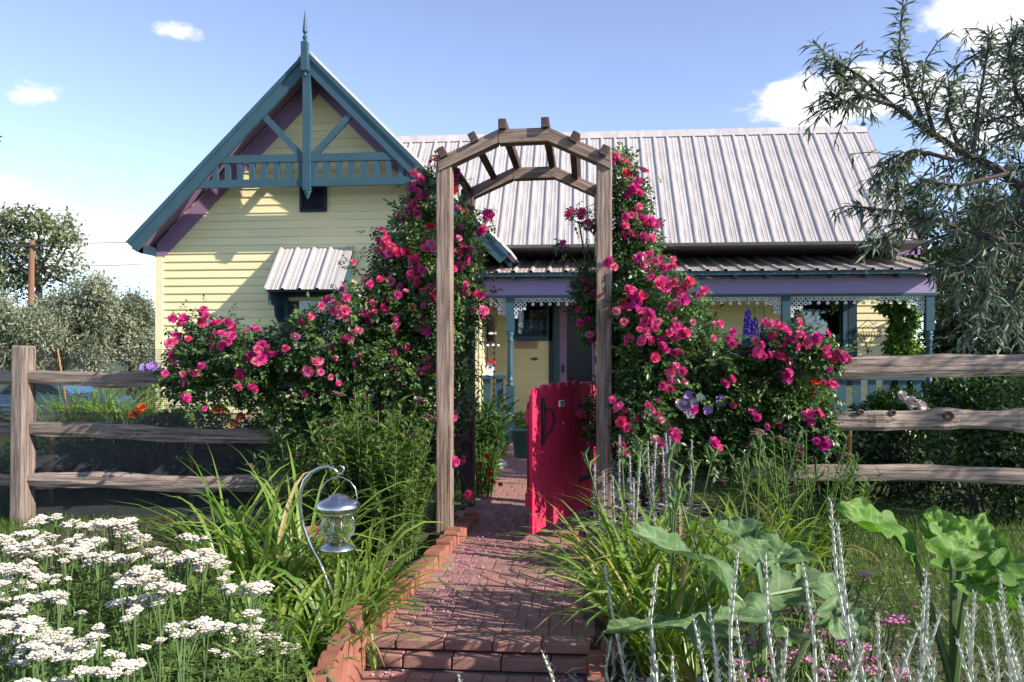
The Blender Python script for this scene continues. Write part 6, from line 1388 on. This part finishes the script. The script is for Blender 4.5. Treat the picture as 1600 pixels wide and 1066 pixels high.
pt = P(487, 890, 4.15); q0 = thing('terracotta_pot', 'small terracotta pot half hidden in daylily leaves under the lantern', 'pot', (pt.x, 4.15, 0)); part('pot', lathe([(.07, 0), (.10, .18), (.115, .18), (.12, .235), (.105, .235), (.10, .20), (.01, .19)], (pt.x, 4.15, .03), 20), MT['terra'], q0, smooth=True); part('saucer', lathe([(.09, .1), (.12, .12), (.11, .12), (.01, .115)], (pt.x, 4.15, -.07), 20), MT['terra'], q0)

# ------------------------------------------------------------------ things around the porch
bc = P(772, 650, 8.4); BB = thing('birdbath', 'white stone birdbath behind the peony bush at the porch corner', 'birdbath', (bc.x, 8.4, 0))
part('bowl', lathe([(.02, -.10), (.07, -.09), (.16, -.05), (.205, 0), (.215, .012), (.20, .022), (.15, -.01), (.02, -.03)], bc, 28), MT['stone'], BB, smooth=True); part('pedestal', lathe([(.14, 0), (.13, .05), (.06, .09), (.05, .2), (.065, .30), (.05, bc.z - .12), (.09, bc.z - .08)], (bc.x, 8.4, 0), 18), MT['stone'], BB, smooth=True)
RC_ = thing('rain_chain', 'dark rain chain of small cups hanging from the porch gutter corner', 'chain', P(772, 428, 10.8)); cu = mat_plain('copper_cup', (.09, .05, .04), .45, .7, var=.2)
y = 428
while y < 640:
    p = P(772, y, 10.8); part('cup', lathe([(.006, -.026), (.010, -.022), (.020, .004), (.016, .004), (.004, -.018)], p, 8), cu, RC_); part('link', tube([p + Vector((0, 0, -.018)), p + Vector((.004, 0, .03)), p + Vector((0, 0, .07))], .0025, 4), cu, RC_); y += 9.5
FO = thing('fish_ornament', 'white metal fish ornament hanging by the rain chain', 'ornament', P(770, 520, 10.7)); p = P(768, 521, 10.7)
part('body', extrude_xz([(p.x + a * .0085, p.z + b * .0085) for a, b in ((-5, 0), (-3, 1.6), (0, 2), (3, 1), (5, .3), (8, 2.5), (7, 0), (8, -2.5), (5, -.3), (3, -1), (0, -2), (-3, -1.6))][::-1], 10.69, 10.705), MT['white'], FO); part('cord', tube([p + Vector((0, 0, .01)), P(768, 430, 10.75)], .002, 4), MT['iron'], FO)
for k in range(3): p2 = P(770, 540, 10.7); part('bead', lathe([(.004, -.018), (.020, -.008), (.020, .008), (.004, .018)], p2 + Vector((-.07 + .07 * k, 0, .004 * (k % 2))), 10), MT['white'], FO)
part('bead_wire', tube([P(758, 540, 10.7), P(784, 540, 10.7)], .003, 4), MT['iron'], FO); part('bead_cord', tube([P(770, 540, 10.7), P(770, 524, 10.7)], .002, 4), MT['iron'], FO)
sg = P(764, 584, 11.08); SGN = thing('birdhouse', 'small white birdhouse with a red roof leaning on the porch railing', 'birdhouse', (sg.x, 11.08, .862))
part('box', ([Vector((sg.x, 11.08, .865)) + Matrix.Rotation(.2, 3, 'Y') @ Vector(v) for v in box(-.05, .05, -.04, .04, 0, .17)[0]], box(0, 1, 0, 1, 0, 1)[1]), MT['white'], SGN); V, F = extrude_xz([(-.075, .165), (.075, .165), (0, .245)], -.06, .06); part('roof', ([Vector((sg.x, 11.08, .865)) + Matrix.Rotation(.2, 3, 'Y') @ Vector(v) for v in V], F), mat_plain('red_roof_paint', (.42, .03, .04), .5), SGN)
V, F = lathe([(.014, 0), (.014, .004)], (0, 0, 0), 10); part('entrance_hole', ([Vector((sg.x, 11.08, .865)) + Matrix.Rotation(.2, 3, 'Y') @ Vector((v[0], -.040 - v[2], .11 + v[1])) for v in V], F), MT['iron'], SGN)
wp = P(822, 536, 12.66); WP_ = tag(part('wall_plaque', box(wp.x - .17, wp.x + .17, 12.645, 12.672, wp.z - .085, wp.z + .085), mat_plain('clay_plaque', (.40, .30, .24), .85, var=.12), at=(wp.x, 12.66, wp.z)), 'rectangular clay relief plaque on the porch wall under the small window', 'plaque')
m = MB()
for (a, b, s_) in ((-.09, .01, .035), (-.01, -.01, .04), (.07, .01, .038), (.02, .03, .02), (-.05, -.035, .02)): m.add(annulus((wp.x + a, wp.z + b), s_ * .6, s_, 12.635, 12.645, 12))
part('relief', m.get(), mat_plain('clay_relief', (.36, .27, .21), .85), WP_)
op = P(835, 561, 12.66); tag(part('oval_plate', ([(op.x + .055 * math.cos(t) , yy, op.z + .022 * math.sin(t)) for yy in (12.65, 12.674) for t in np.linspace(0, 2 * PI, 16, endpoint=False)], [tuple(range(16)), tuple(reversed(range(16, 32)))] + [((i + 1) % 16, i, i + 16, (i + 1) % 16 + 16) for i in range(16)]), mat_plain('bronze_plate', (.13, .08, .04), .5, .5), at=(op.x, 12.66, op.z)), 'small oval bronze plate on the porch wall beside the front door', 'plate')
ip = P(1356, 520, 12.6); IP = thing('wall_planter', 'scrolled black iron wall planter on the porch wall by the vine', 'planter', ip); k = .0098
part('basket', stems_geo([([ip + Vector((x * k, -.02, 1.0 * k)) for x in (-19, 19)], [.006, .006]), ([ip + Vector((x * k, -.02, -6 * k)) for x in (-19, 19)], [.006, .006])] + [([ip + Vector((x * k, -.02, 1.0 * k)), ip + Vector((x * k, -.02, -6 * k))], [.005, .005]) for x in range(-19, 20, 4)], 6), MT['iron'], IP)
part('scrollwork', stems_geo([([ip + Vector((a * k, 0, b * k)) for a, b in pts], [.005] * len(pts)) for pts in ([(-16, 1), (-14, 8), (-8, 12), (-3, 17), (0, 20), (3, 17), (8, 12), (14, 8), (16, 1)], [(-7, 1), (-8, 7), (-3, 11), (0, 8), (3, 11), (8, 7), (7, 1)], [(-15, -6), (-9, -12), (-3, -17), (-1, -24), (0, -32)], [(15, -6), (9, -12), (3, -17), (1, -24), (0, -32)], [(-6, -6), (-4, -13), (0, -18), (4, -13), (6, -6)], [(-6, -30), (-5, -27), (-1, -29), (0, -33), (1, -29), (5, -27), (6, -30)])], 6), MT['iron'], IP)
tp = P(818, 690, 9.2); TP = thing('teal_planter', 'teal glazed planter with a leafy plant beside the open gate', 'planter', (tp.x, 9.2, 0)); part('pot', lathe([(.10, 0), (.14, .30), (.155, .30), (.155, .33), (.13, .33), (.125, .29), (.01, .28)], (tp.x, 9.2, 0), 20), mat_plain('teal_glaze', (.10, .22, .20), .3, var=.15), TP, smooth=True)
r = np.random.default_rng(600); pos = np.stack([r.normal(tp.x, .07, 110), r.normal(9.2, .07, 110), r.uniform(.28, .46, 110)], 1); foliage('leaves', simple_leaves(r, pos, rnd_dirs(r, 110), .08, .04, .5), MT['vine'], TP)
hw = P(766, 512, 12.0); hg = mound('hanging_wreath', 'dry brown twig wreath on the side wall of the porch', 'wreath', [(np.array((XR + .07, 11.75, 1.5)), np.array((.04, .17, .2)))], 600, .06, .012, 'brownleaf', 610, None, 1)
